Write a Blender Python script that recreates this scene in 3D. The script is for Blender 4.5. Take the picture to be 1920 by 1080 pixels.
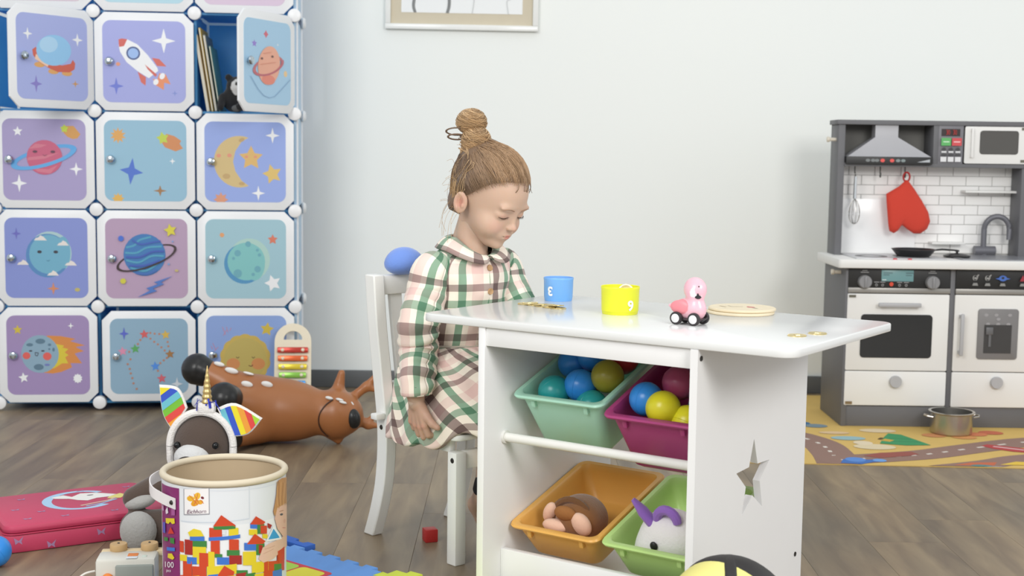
import bpy, bmesh, math, random
import numpy as np
from mathutils import Vector, Matrix, Euler
for o in list(bpy.data.objects): bpy.data.objects.remove(o)
S = bpy.context.scene
COL = S.collection
PI = math.pi
# ------------------------------------------------------------------ camera
CAM_H, PITCH, ROLL = .89, math.atan(249/2520), .013
cam = bpy.data.cameras.new('camera'); co = bpy.data.objects.new('camera', cam); COL.objects.link(co)
cam.sensor_width = 36; cam.lens = 36*2520/1920; cam.clip_start = .05; cam.clip_end = 60
fw = Vector((0, math.cos(PITCH), -math.sin(PITCH))); u0 = Vector((0, math.sin(PITCH), math.cos(PITCH))); r0 = Vector((1, 0, 0))
cr = r0*math.cos(ROLL)+u0*math.sin(ROLL); cu = u0*math.cos(ROLL)-r0*math.sin(ROLL)
co.matrix_world = Matrix(((cr.x, cu.x, -fw.x, 0), (cr.y, cu.y, -fw.y, 0), (cr.z, cu.z, -fw.z, CAM_H), (0, 0, 0, 1)))
cam.dof.use_dof = True; cam.dof.focus_distance = 2.9; cam.dof.aperture_fstop = 5.6
S.camera = co
# ------------------------------------------------------------------ world, lamps, exposure
w = bpy.data.worlds.new('world'); S.world = w; w.use_nodes = True
w.node_tree.nodes['Background'].inputs[0].default_value = (.93, .97, 1, 1)
w.node_tree.nodes['Background'].inputs[1].default_value = .66
def area(name, loc, target, size, power, color=(1, 1, 1), sy=None):
    l = bpy.data.lights.new(name, 'AREA'); l.energy = power; l.color = color; l.shape = 'RECTANGLE'; l.size = size; l.size_y = sy or size
    o = bpy.data.objects.new(name, l); COL.objects.link(o); o.location = loc
    o.rotation_euler = (Vector(target)-Vector(loc)).to_track_quat('-Z', 'Y').to_euler(); return o
area('softbox_lamp_key', (-1.9, -.2, 2.5), (-.2, 3.6, .6), 1.7, 72, (1, .985, .96))
area('softbox_lamp_fill', (1.7, .1, 2.0), (.6, 4.4, .8), 1.0, 52, (1, .98, .95))
area('side_area_light', (3.1, 3.3, 1.7), (.6, 2.9, .5), 1.5, 7, (.95, .97, 1))  # unseen soft light from the right, added for the gradient on the table panel
area('overhead_area_light', (0, 2.6, 3.0), (0, 3.2, 0), 2.4, 8, (1, .99, .97))  # unseen weak area light overhead, no fixture behind it
S.view_settings.view_transform = 'Standard'; S.view_settings.look = 'None'; S.view_settings.gamma = 1
S.view_settings.use_curve_mapping = False; S.view_settings.exposure = .11
# ------------------------------------------------------------------ helpers
def lin(c):
    return tuple(((v/255)/12.92 if v/255 <= .04045 else ((v/255+.055)/1.055)**2.4) for v in c[:3])
MATS = {}
def mat(name, rgb, rough=.5, metal=0, var=.04, scale=18, spec=.5, sss=0, trans=0, bump=0, bscale=200, coat=0, alpha=1, ior=1.45, sheen=0):
    if name in MATS: return MATS[name]
    m = bpy.data.materials.new(name); m.use_nodes = True; nt = m.node_tree; b = nt.nodes['Principled BSDF']
    c = lin(rgb)
    tc = nt.nodes.new('ShaderNodeTexCoord'); n = nt.nodes.new('ShaderNodeTexNoise'); n.inputs['Scale'].default_value = scale; n.inputs['Detail'].default_value = 4
    nt.links.new(tc.outputs['Object'], n.inputs['Vector'])
    mx = nt.nodes.new('ShaderNodeMix'); mx.data_type = 'RGBA'
    mx.inputs[6].default_value = (*[v*(1-var) for v in c], 1); mx.inputs[7].default_value = (*[min(1, v*(1+var)) for v in c], 1)
    nt.links.new(n.outputs['Fac'], mx.inputs[0]); nt.links.new(mx.outputs[2], b.inputs['Base Color'])
    b.inputs['Roughness'].default_value = rough; b.inputs['Metallic'].default_value = metal; b.inputs['Specular IOR Level'].default_value = spec
    b.inputs['IOR'].default_value = ior
    if sss: b.inputs['Subsurface Weight'].default_value = sss; b.inputs['Subsurface Radius'].default_value = (.012, .005, .003); b.inputs['Subsurface Scale'].default_value = 1
    if trans: b.inputs['Transmission Weight'].default_value = trans
    if coat: b.inputs['Coat Weight'].default_value = coat; b.inputs['Coat Roughness'].default_value = .1
    if sheen: b.inputs['Sheen Weight'].default_value = sheen
    if alpha < 1: b.inputs['Alpha'].default_value = alpha
    if bump:
        n2 = nt.nodes.new('ShaderNodeTexNoise'); n2.inputs['Scale'].default_value = bscale; n2.inputs['Detail'].default_value = 6
        nt.links.new(tc.outputs['Object'], n2.inputs['Vector'])
        bp = nt.nodes.new('ShaderNodeBump'); bp.inputs['Strength'].default_value = bump; bp.inputs['Distance'].default_value = .002
        nt.links.new(n2.outputs['Fac'], bp.inputs['Height']); nt.links.new(bp.outputs[0], b.inputs['Normal'])
    MATS[name] = m; return m
def vcol_mat(name, rough=.5, sss=0, bump=0, bscale=300, sheen=0, spec=.5, coat=0):
    if name in MATS: return MATS[name]
    m = bpy.data.materials.new(name); m.use_nodes = True; nt = m.node_tree; b = nt.nodes['Principled BSDF']
    a = nt.nodes.new('ShaderNodeAttribute'); a.attribute_name = 'Col'; nt.links.new(a.outputs['Color'], b.inputs['Base Color'])
    b.inputs['Roughness'].default_value = rough; b.inputs['Specular IOR Level'].default_value = spec
    if sss: b.inputs['Subsurface Weight'].default_value = sss; b.inputs['Subsurface Radius'].default_value = (.010, .004, .002); b.inputs['Subsurface Scale'].default_value = 1
    if sheen: b.inputs['Sheen Weight'].default_value = sheen
    if coat: b.inputs['Coat Weight'].default_value = coat
    if bump:
        tc = nt.nodes.new('ShaderNodeTexCoord'); n2 = nt.nodes.new('ShaderNodeTexNoise'); n2.inputs['Scale'].default_value = bscale; n2.inputs['Detail'].default_value = 5
        nt.links.new(tc.outputs['Object'], n2.inputs['Vector'])
        bp = nt.nodes.new('ShaderNodeBump'); bp.inputs['Strength'].default_value = bump; bp.inputs['Distance'].default_value = .003
        nt.links.new(n2.outputs['Fac'], bp.inputs['Height']); nt.links.new(bp.outputs[0], b.inputs['Normal'])
    MATS[name] = m; return m
def translucent(m, rgb, fac):                          # thin see-through plastic panels pass some light on
    nt = m.node_tree; t_ = nt.nodes.new('ShaderNodeBsdfTranslucent'); t_.inputs[0].default_value = (*lin(rgb), 1); x_ = nt.nodes.new('ShaderNodeMixShader'); x_.inputs[0].default_value = fac
    o_ = nt.nodes['Material Output']; nt.links.new(nt.nodes['Principled BSDF'].outputs[0], x_.inputs[1]); nt.links.new(t_.outputs[0], x_.inputs[2]); nt.links.new(x_.outputs[0], o_.inputs['Surface'])
def tag(o, label=None, cat=None, group=None, kind=None):
    if label: o['label'] = label
    if cat: o['category'] = cat
    if group: o['group'] = group
    if kind: o['kind'] = kind
    return o
def thing(name, label, cat, loc=(0, 0, 0), rz=0, group=None):
    o = bpy.data.objects.new(name, None); COL.objects.link(o); o.empty_display_size = .05
    o.location = loc; o.rotation_euler = (0, 0, rz); return tag(o, label, cat, group)
def rotm(rx=0, ry=0, rz=0): return Euler((rx, ry, rz)).to_matrix()
def align(d):
    return Vector(d).normalized().to_track_quat('Z', 'Y').to_matrix()
class MB:
    def __init__(s): s.v = []; s.f = []; s.uv = None; s.col = None
    def add(s, vs, fs, M=None, T=(0, 0, 0)):
        n = len(s.v); T = Vector(T)
        for p in vs:
            p = Vector(p)
            if M is not None: p = M @ p
            s.v.append(tuple(p+T))
        s.f += [tuple(i+n for i in f) for f in fs]; return s
    def box(s, c, d, bev=0, M=None, seg=2):
        hx, hy, hz = d[0]/2, d[1]/2, d[2]/2
        if not bev:
            vs = [(x, y, z) for x in (-hx, hx) for y in (-hy, hy) for z in (-hz, hz)]
            return s.add(vs, [(0, 1, 3, 2), (4, 6, 7, 5), (0, 4, 5, 1), (2, 3, 7, 6), (0, 2, 6, 4), (1, 5, 7, 3)], M, c)
        bm = bmesh.new(); bmesh.ops.create_cube(bm, size=1); bmesh.ops.scale(bm, vec=d, verts=bm.verts)
        bmesh.ops.bevel(bm, geom=bm.edges[:], offset=min(bev, min(d)*.49), segments=seg, profile=.5, affect='EDGES')
        bm.verts.index_update(); s.add([v.co[:] for v in bm.verts], [[v.index for v in f.verts] for f in bm.faces], M, c); bm.free(); return s
    def b2(s, x0, x1, y0, y1, z0, z1, bev=0, seg=2):
        return s.box(((x0+x1)/2, (y0+y1)/2, (z0+z1)/2), (x1-x0, y1-y0, z1-z0), bev, None, seg)
    def lathe(s, prof, n=24, c=(0, 0, 0), M=None, caps=True):
        vs = []; fs = []; m = len(prof)
        for i in range(n):
            a = 2*PI*i/n
            for r, z in prof: vs.append((r*math.cos(a), r*math.sin(a), z))
        for i in range(n):
            j = (i+1) % n
            for k in range(m-1): fs.append((i*m+k, j*m+k, j*m+k+1, i*m+k+1))
        if caps:
            if prof[0][0] > 1e-6: fs.append([i*m for i in range(n)][::-1])
            if prof[-1][0] > 1e-6: fs.append([i*m+m-1 for i in range(n)])
        return s.add(vs, fs, M, c)
    def cyl(s, a, b, r, r2=None, n=16):
        a = Vector(a); d = Vector(b)-a
        return s.lathe([(r, 0), (r if r2 is None else r2, d.length)], n, a, align(d))
    def tube(s, pts, r, n=8, closed=False, flat=1, up=(0, 0, 1)):
        P = [Vector(p) for p in pts]; m = len(P); vs = []; fs = []; up = Vector(up)
        for i in range(m):
            t = (P[(i+1) % m]-P[i-1]) if closed else (P[min(i+1, m-1)]-P[max(i-1, 0)])
            t.normalize(); x = t.cross(up)
            if x.length < 1e-4: x = t.cross(Vector((0.3, 1, .2)))
            x.normalize(); y = x.cross(t); rr = r[i] if isinstance(r, (list, tuple)) else r
            for k in range(n):
                a = 2*PI*k/n; vs.append(P[i]+x*math.cos(a)*rr+y*math.sin(a)*rr*flat)
        for i in range(m if closed else m-1):
            j = (i+1) % m
            for k in range(n):
                l = (k+1) % n; fs.append((i*n+k, i*n+l, j*n+l, j*n+k))
        if not closed: fs.append(list(range(n))[::-1]); fs.append([(m-1)*n+k for k in range(n)])
        return s.add(vs, fs)
    def ell(s, c, r, M=None, n=20, m=12):
        vs = [(0, 0, -1)]; fs = []
        if isinstance(r, (int, float)): r = (r, r, r)
        for j in range(1, m):
            t = PI*j/m-PI/2
            for i in range(n): a = 2*PI*i/n; vs.append((math.cos(t)*math.cos(a), math.cos(t)*math.sin(a), math.sin(t)))
        vs.append((0, 0, 1)); last = len(vs)-1
        for i in range(n):
            k = (i+1) % n; fs.append((0, 1+k, 1+i)); fs.append((last, 1+(m-2)*n+i, 1+(m-2)*n+k))
            for j in range(m-2): fs.append((1+j*n+i, 1+j*n+k, 1+(j+1)*n+k, 1+(j+1)*n+i))
        return s.add([(x*r[0], y*r[1], z*r[2]) for x, y, z in vs], fs, M, c)
    def prism(s, poly, z0, z1, M=None, T=(0, 0, 0), bev=0):
        n = len(poly)
        if bev:
            bm = bmesh.new(); vv = [bm.verts.new((x, y, z0)) for x, y in poly]; fc = bm.faces.new(vv)
            r = bmesh.ops.extrude_face_region(bm, geom=[fc]); ev = [g for g in r['geom'] if isinstance(g, bmesh.types.BMVert)]
            for v in ev: v.co.z = z1
            bm.normal_update(); bmesh.ops.recalc_face_normals(bm, faces=bm.faces[:])
            es = [e for e in bm.edges if abs(e.verts[0].co.z-e.verts[1].co.z) < 1e-9]
            bmesh.ops.bevel(bm, geom=es, offset=bev, segments=2, profile=.5, affect='EDGES')
            bm.verts.index_update(); s.add([v.co[:] for v in bm.verts], [[v.index for v in f.verts] for f in bm.faces], M, T); bm.free(); return s
        vs = [(x, y, z0) for x, y in poly]+[(x, y, z1) for x, y in poly]
        ar = sum(poly[i][0]*poly[(i+1) % n][1]-poly[(i+1) % n][0]*poly[i][1] for i in range(n))
        fs = [(i, (i+1) % n, n+(i+1) % n, n+i) for i in range(n)]+[list(range(n))[::-1], list(range(n, 2*n))]
        if ar < 0: fs = [f[::-1] for f in fs]
        return s.add(vs, fs, M, T)
    def mesh(s, name, ang=35):
        me = bpy.data.meshes.new(name); me.from_pydata(s.v, [], s.f)
        me.polygons.foreach_set('use_smooth', [True]*len(me.polygons)); me.set_sharp_from_angle(angle=math.radians(ang))
        if s.col is not None:
            at = me.color_attributes.new('Col', 'FLOAT_COLOR', 'POINT')
            a = np.ones((len(s.v), 4), np.float32); a[:, :3] = s.col; at.data.foreach_set('color', a.ravel())
        if s.uv is not None:
            ul = me.uv_layers.new(name='UVMap'); li = np.empty(len(me.loops), np.int32); me.loops.foreach_get('vertex_index', li)
            ul.data.foreach_set('uv', np.asarray(s.uv, np.float32)[li].ravel())
        me.update(); return me
    def build(s, name, m, parent=None, ang=35, loc=None, rot=None):
        me = s.mesh(name, ang); me.materials.append(m); return link(name, me, parent, loc, rot)
def link(name, me, parent=None, loc=None, rot=None):
    o = bpy.data.objects.new(name, me); COL.objects.link(o)
    if parent: o.parent = parent
    if loc: o.location = loc
    if rot: o.rotation_euler = rot
    return o
def rrect(x0, x1, y0, y1, r, n=5):
    o = []
    for cx, cy, a in ((x1-r, y1-r, 0), (x0+r, y1-r, 1), (x0+r, y0+r, 2), (x1-r, y0+r, 3)):
        for i in range(n+1): t = (a+i/n)*PI/2; o.append((cx+r*math.cos(t), cy+r*math.sin(t)))
    return o
RX = Matrix(((1, 0, 0), (0, 0, -1), (0, 1, 0)))      # plane (x,y) -> (x,z), thickness towards -y... used for upright panels
def upright(mb, poly, y0, y1, bev=0):                 # polygon in (x,z), from y0 to y1
    return mb.prism(poly, -y1, -y0, M=RX, bev=bev)
def smoothpath(pts, n=6):
    P = [Vector(p) for p in pts]; out = []
    for i in range(len(P)-1):
        a, b, c, d = P[max(i-1, 0)], P[i], P[i+1], P[min(i+2, len(P)-1)]
        for k in range(n):
            t = k/n; out.append(.5*((2*b)+(c-a)*t+(2*a-5*b+4*c-d)*t*t+(3*b-a-3*c+d)*t**3))
    out.append(P[-1]); return out
# ---- flat printed pictures: coloured outlines laid a hair above their carrier
class Art:
    def __init__(s, rect, flipy=True): s.r = rect; s.p = []; s.fl = flipy
    def n(s, x, y):
        x0, y0, x1, y1 = s.r; v = (y-y0)/(y1-y0); return ((x-x0)/(x1-x0), 1-v if s.fl else v)
    def poly(s, pts, c): s.p.append(([s.n(*p) for p in pts], c)); return s
    def ell(s, cx, cy, rx, ry, c, rot=0, n=26, a0=0, a1=2*PI):
        cs, sn = math.cos(rot), math.sin(rot); pts = []
        for i in range(n+(0 if a1-a0 > 6.28 else 1)):
            a = a0+(a1-a0)*i/n; x, y = rx*math.cos(a), ry*math.sin(a); pts.append((cx+x*cs+y*sn, cy-(-x*sn+y*cs)))
        return s.poly(pts, c)
    def ring(s, cx, cy, rx, ry, th, c, rot=0, a0=0, a1=2*PI, n=32):
        cs, sn = math.cos(rot), math.sin(rot); P = []
        for q in (0, 1):
            L = []
            for i in range(n+1):
                a = a0+(a1-a0)*i/n; x, y = (rx-q*th)*math.cos(a), (ry-q*th*.55)*math.sin(a); L.append((cx+x*cs-y*sn, cy-(x*sn+y*cs)))
            P.append(L)
        for i in range(n): s.poly([P[0][i], P[0][i+1], P[1][i+1], P[1][i]], c)
        return s
    def star(s, cx, cy, r, c, k=5, inner=.45, rot=0, ry=None):
        ry = ry or r; pts = []
        for i in range(2*k):
            a = PI/2+rot+PI*i/k; q = 1 if i % 2 == 0 else inner; pts.append((cx+r*q*math.cos(a), cy-ry*q*math.sin(a)))
        return s.poly(pts, c)
    def s4(s, cx, cy, r, c, ry=None, rot=0): return s.star(cx, cy, r, c, 4, .3, rot, ry)
    def line(s, pts, wd, c):
        for a, b in zip(pts, pts[1:]):
            dx, dy = b[0]-a[0], b[1]-a[1]; l = math.hypot(dx, dy) or 1; nx, ny = -dy/l*wd/2, dx/l*wd/2
            s.poly([(a[0]+nx, a[1]+ny), (b[0]+nx, b[1]+ny), (b[0]-nx, b[1]-ny), (a[0]-nx, a[1]-ny)], c)
        return s
    def text(s, st, cx, cy, h, c, rot=0, shear=0, squash=1, bold=0):
        cu_ = bpy.data.curves.new('t', 'FONT'); cu_.body = st; cu_.align_x = 'CENTER'; cu_.align_y = 'CENTER'; cu_.resolution_u = 3; cu_.offset = bold; cu_.shear = shear
        o = bpy.data.objects.new('t', cu_); COL.objects.link(o); dg = bpy.context.evaluated_depsgraph_get(); me = o.evaluated_get(dg).to_mesh()
        cs, sn = math.cos(rot), math.sin(rot)
        vs = [(v.co.x*h*squash, v.co.y*h) for v in me.vertices]
        for f in me.polygons: s.poly([(cx+vs[i][0]*cs-vs[i][1]*sn, cy-(1 if s.fl else -1)*(vs[i][0]*sn+vs[i][1]*cs)) for i in f.vertices], c)
        o.evaluated_get(dg).to_mesh_clear(); bpy.data.objects.remove(o); bpy.data.curves.remove(cu_); return s
    def build(s, name, parent, fn, m=None, off=.00004, strip=None, clip=True, base=0):
        V = []; Fc = []; Cc = []; lay = base
        for pts, c in s.p:
            lay += 1
            if clip: pts = clip_poly(clip_poly(clip_poly(clip_poly(pts, 0, 0, 1), 0, 1, -1), 1, 0, 1), 1, 1, -1)
            if len(pts) < 3: continue
            parts = [pts]
            if strip:
                lo = min(p[0] for p in pts); hi = max(p[0] for p in pts); k0 = math.floor(lo/strip); parts = []
                for k in range(k0, math.ceil(hi/strip)):
                    q = clip_poly(clip_poly(pts, 0, k*strip, 1), 0, (k+1)*strip, -1)
                    if len(q) > 2: parts.append(q)
            cl = lin(c)
            for q in parts:
                ar = sum(q[i][0]*q[(i+1) % len(q)][1]-q[(i+1) % len(q)][0]*q[i][1] for i in range(len(q)))
                if abs(ar) < 1e-9: continue
                if ar < 0: q = q[::-1]
                n = len(V); V += [fn(x, y, lay*off) for x, y in q]; Fc.append(tuple(range(n, n+len(q)))); Cc += [cl]*len(q)
        mb = MB(); mb.v = V; mb.f = Fc; mb.col = np.array(Cc, np.float32).reshape(-1, 3)
        return mb.build(name, m or vcol_mat('print', .45), parent)
def clip_poly(pts, ax, v, sg):
    o = []; n = len(pts)
    for i in range(n):
        a, b = pts[i], pts[(i+1) % n]; da, db = (a[ax]-v)*sg, (b[ax]-v)*sg
        if da >= 0: o.append(a)
        if (da > 0 > db) or (da < 0 < db):
            t = da/(da-db); o.append((a[0]+(b[0]-a[0])*t, a[1]+(b[1]-a[1])*t))
    return o
# ---- smooth blended solids (distance field on a grid, skinned with surface nets)
class Field:
    def __init__(s, lo, hi, h):
        s.lo = np.array(lo, np.float32); s.h = h; n = np.ceil((np.array(hi)-s.lo)/h).astype(int)+1; s.n = n
        s.ax = [s.lo[i]+h*np.arange(n[i], dtype=np.float32) for i in range(3)]; s.d = np.full(tuple(n), 1., np.float32)
    def _sl(s, lo, hi, pad):
        r = []
        for i in range(3):
            a = int(max(0, math.floor((lo[i]-pad-s.lo[i])/s.h))); b = int(min(s.n[i], math.ceil((hi[i]+pad-s.lo[i])/s.h)+1))
            if b <= a: return None
            r.append(slice(a, b))
        return tuple(r)
    def _g(s, sl): return np.meshgrid(s.ax[0][sl[0]], s.ax[1][sl[1]], s.ax[2][sl[2]], indexing='ij')
    def _op(s, sl, e, k, op):
        d = s.d[sl]
        if op == 'u':
            if k > 0: h = np.clip(.5+.5*(d-e)/k, 0, 1); s.d[sl] = d*(1-h)+e*h-k*h*(1-h)
            else: s.d[sl] = np.minimum(d, e)
        else:
            if k > 0: h = np.clip(.5-.5*(d+e)/k, 0, 1); s.d[sl] = d*(1-h)-e*h+k*h*(1-h)
            else: s.d[sl] = np.maximum(d, -e)
    def ell(s, c, r, k=.01, M=None, op='u'):
        if isinstance(r, (int, float)): r = (r, r, r)
        R = max(r); c = np.array(c); sl = s._sl(c-R, c+R, k*1.5+3*s.h)
        if sl is None: return s
        X, Y, Z = s._g(sl); X = X-c[0]; Y = Y-c[1]; Z = Z-c[2]
        if M is not None:
            m = np.array(M).T; X, Y, Z = m[0][0]*X+m[0][1]*Y+m[0][2]*Z, m[1][0]*X+m[1][1]*Y+m[1][2]*Z, m[2][0]*X+m[2][1]*Y+m[2][2]*Z
        k0 = np.sqrt((X/r[0])**2+(Y/r[1])**2+(Z/r[2])**2)+1e-9; k1 = np.sqrt((X/r[0]**2)**2+(Y/r[1]**2)**2+(Z/r[2]**2)**2)+1e-9
        s._op(sl, (k0*(k0-1)/k1).astype(np.float32), k, op); return s
    def cap(s, a, b, ra, rb=None, k=.01, op='u'):
        rb = ra if rb is None else rb; a = np.array(a, float); b = np.array(b, float); R = max(ra, rb)
        sl = s._sl(np.minimum(a, b)-R, np.maximum(a, b)+R, k*1.5+3*s.h)
        if sl is None: return s
        X, Y, Z = s._g(sl); ab = b-a; t = np.clip(((X-a[0])*ab[0]+(Y-a[1])*ab[1]+(Z-a[2])*ab[2])/(ab@ab), 0, 1)
        e = np.sqrt((X-a[0]-t*ab[0])**2+(Y-a[1]-t*ab[1])**2+(Z-a[2]-t*ab[2])**2)-(ra+(rb-ra)*t)
        s._op(sl, e.astype(np.float32), k, op); return s
    def chain(s, pts, rs, k=.01):
        for i in range(len(pts)-1): s.cap(pts[i], pts[i+1], rs[i], rs[i+1], k)
        return s
    def mesh(s):
        d = s.d; n = d.shape; ins = d < 0
        cnt = sum(ins[i:n[0]-1+i, j:n[1]-1+j, k:n[2]-1+k].astype(np.int8) for i in (0, 1) for j in (0, 1) for k in (0, 1))
        act = (cnt > 0) & (cnt < 8); idx = np.full(act.shape, -1, np.int64); I = np.argwhere(act); idx[act] = np.arange(len(I))
        acc = np.zeros((len(I), 3)); w_ = np.zeros(len(I)); cr_ = [(i, j, k) for i in (0, 1) for j in (0, 1) for k in (0, 1)]
        for a in cr_:
            for ax in range(3):
                if a[ax]: continue
                b = list(a); b[ax] = 1
                da = d[I[:, 0]+a[0], I[:, 1]+a[1], I[:, 2]+a[2]]; db = d[I[:, 0]+b[0], I[:, 1]+b[1], I[:, 2]+b[2]]
                m = (da < 0) != (db < 0); t = np.where(m, da/np.where(m, da-db, 1), 0)
                p = np.tile(np.array(a, float), (len(I), 1)); p[:, ax] += t; acc[m] += p[m]; w_[m] += 1
        V = (I+acc/np.maximum(w_, 1)[:, None])*s.h+s.lo; Fs = []
        for ax in range(3):
            o1, o2 = [(1, 2), (2, 0), (0, 1)][ax]
            sa = [slice(None)]*3; sb = [slice(None)]*3; sa[ax] = slice(0, n[ax]-1); sb[ax] = slice(1, n[ax])
            A = ins[tuple(sa)]; B = ins[tuple(sb)]; E = np.argwhere(A != B)
            E = E[(E[:, o1] > 0) & (E[:, o2] > 0) & (E[:, o1] < n[o1]-1) & (E[:, o2] < n[o2]-1)]
            def q(d1, d2):
                c = E.copy(); c[:, o1] -= d1; c[:, o2] -= d2; return idx[c[:, 0], c[:, 1], c[:, 2]]
            Q = np.stack([q(1, 1), q(0, 1), q(0, 0), q(1, 0)], 1); fl = ~A[E[:, 0], E[:, 1], E[:, 2]]; Q[fl] = Q[fl][:, ::-1]; Fs.append(Q)
        F = np.concatenate(Fs); return V, F[(F >= 0).all(1)]
    def mb(s, colfn=None, sm=1):
        V, F = s.mesh()
        for _ in range(sm):                              # one gentle relaxation against stair-steps
            acc = np.zeros_like(V); c = np.zeros(len(V))
            for a in range(4):
                b = (a+1) % 4; np.add.at(acc, F[:, a], V[F[:, b]]); np.add.at(c, F[:, a], 1); np.add.at(acc, F[:, b], V[F[:, a]]); np.add.at(c, F[:, b], 1)
            V = V*.5+.5*acc/np.maximum(c, 1)[:, None]
        m = MB(); m.v = V.tolist(); m.f = F.tolist()
        if colfn is not None: m.col = colfn(V)
        return m
def copies(o, parent=None):
    c = o.copy(); COL.objects.link(c); c.parent = parent
    for ch in o.children: copies(ch, c)
    return c
random.seed(7)
# ================================================================== materials
WHITE = mat('white_paint', (238, 238, 236), .32, var=.01)
WHITE2 = mat('white_chair_paint', (236, 236, 232), .38, var=.01)
STEEL = mat('brushed_steel', (190, 188, 184), .28, 1, var=.06)
CHROME = mat('chrome', (200, 202, 205), .12, 1, var=.02)
BLACK = mat('black_plastic', (34, 34, 35), .45)
DGREY = mat('grey_laminate', (104, 104, 107), .5, var=.03)
LGREY = mat('light_grey_plastic', (176, 176, 178), .45)
GOLD = mat('gold_coin_metal', (222, 204, 150), .28, .9, var=.1, scale=200)
# ================================================================== room
WALLM = mat('wall_paint', (240, 243, 240), .85, var=.012, scale=1.2, bump=.05, bscale=260)
MB().b2(-3.4, 3.4, 5.08, 5.2, 0, 3.2).build('wall_back', WALLM)['kind'] = 'structure'
MB().b2(-3.4, 3.4, 5.062, 5.08, 0, .066, .004).build('baseboard_back', mat('baseboard_grey', (98, 100, 101), .5))['kind'] = 'structure'
def wood_floor():
    m = bpy.data.materials.new('floor_wood'); m.use_nodes = True; nt = m.node_tree; b = nt.nodes['Principled BSDF']; N = nt.nodes.new; L = nt.links.new
    tc = N('ShaderNodeTexCoord'); oi = N('ShaderNodeObjectInfo'); ad = N('ShaderNodeVectorMath'); ad.operation = 'ADD'
    cm = N('ShaderNodeCombineXYZ'); mu = N('ShaderNodeMath'); mu.operation = 'MULTIPLY'; mu.inputs[1].default_value = 37
    L(oi.outputs['Random'], mu.inputs[0]); L(mu.outputs[0], cm.inputs[0]); L(mu.outputs[0], cm.inputs[1])
    L(tc.outputs['Object'], ad.inputs[0]); L(cm.outputs[0], ad.inputs[1])
    mp = N('ShaderNodeMapping'); mp.inputs['Scale'].default_value = (9, 1.3, 1); L(ad.outputs[0], mp.inputs[0])
    n1 = N('ShaderNodeTexNoise'); n1.inputs['Scale'].default_value = 2.2; n1.inputs['Detail'].default_value = 8; n1.inputs['Distortion'].default_value = .7; L(mp.outputs[0], n1.inputs[0])
    mp2 = N('ShaderNodeMapping'); mp2.inputs['Scale'].default_value = (3, .9, 1); L(ad.outputs[0], mp2.inputs[0])
    n2 = N('ShaderNodeTexNoise'); n2.inputs['Scale'].default_value = 1.6; n2.inputs['Detail'].default_value = 5; L(mp2.outputs[0], n2.inputs[0])
    r1 = N('ShaderNodeValToRGB'); e = r1.color_ramp.elements; e[0].position = .3; e[0].color = (*lin((122, 108, 91)), 1); e[1].position = .72; e[1].color = (*lin((162, 146, 119)), 1)
    L(n1.outputs['Fac'], r1.inputs[0])
    r2 = N('ShaderNodeValToRGB'); e = r2.color_ramp.elements; e[0].position = .32; e[0].color = (*lin((206, 206, 210)), 1); e[1].position = .68; e[1].color = (*lin((255, 246, 236)), 1)
    L(n2.outputs['Fac'], r2.inputs[0])
    mx = N('ShaderNodeMix'); mx.data_type = 'RGBA'; mx.blend_type = 'MULTIPLY'; mx.inputs[0].default_value = 1; L(r1.outputs[0], mx.inputs[6]); L(r2.outputs[0], mx.inputs[7])
    hs = N('ShaderNodeHueSaturation'); mr = N('ShaderNodeMapRange'); mr.inputs[3].default_value = .96; mr.inputs[4].default_value = 1.05; L(oi.outputs['Random'], mr.inputs[0]); L(mr.outputs[0], hs.inputs['Value']); L(mx.outputs[2], hs.inputs['Color'])
    L(hs.outputs[0], b.inputs['Base Color']); b.inputs['Roughness'].default_value = .42
    bp = N('ShaderNodeBump'); bp.inputs['Strength'].default_value = .12; bp.inputs['Distance'].default_value = .002; L(n1.outputs['Fac'], bp.inputs['Height']); L(bp.outputs[0], b.inputs['Normal'])
    return m
FLOORM = wood_floor()
floor = MB().b2(-3.4, 3.4, -1.2, 5.08, -.06, -.0062).build('floor', mat('floor_joint', (112, 99, 88), .7)); floor['kind'] = 'structure'
PKM = {}
def plank_mesh(ln):
    k = round(ln, 2)
    if k not in PKM:
        PKM[k] = MB().b2(-.0878, .0878, -k/2, k/2, -.0062, 0, .0005, 1).mesh('plank'); PKM[k].materials.append(FLOORM)
    return PKM[k], k
for i in range(-13, 13):
    y = 5.075; ln = round(random.uniform(.2, 1.2), 1)
    while y > .9:
        me, k = plank_mesh(ln); link('plank', me, floor, (i*.176+.05, y-k/2, 0)); y -= k+.0004; ln = 1.2
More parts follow.
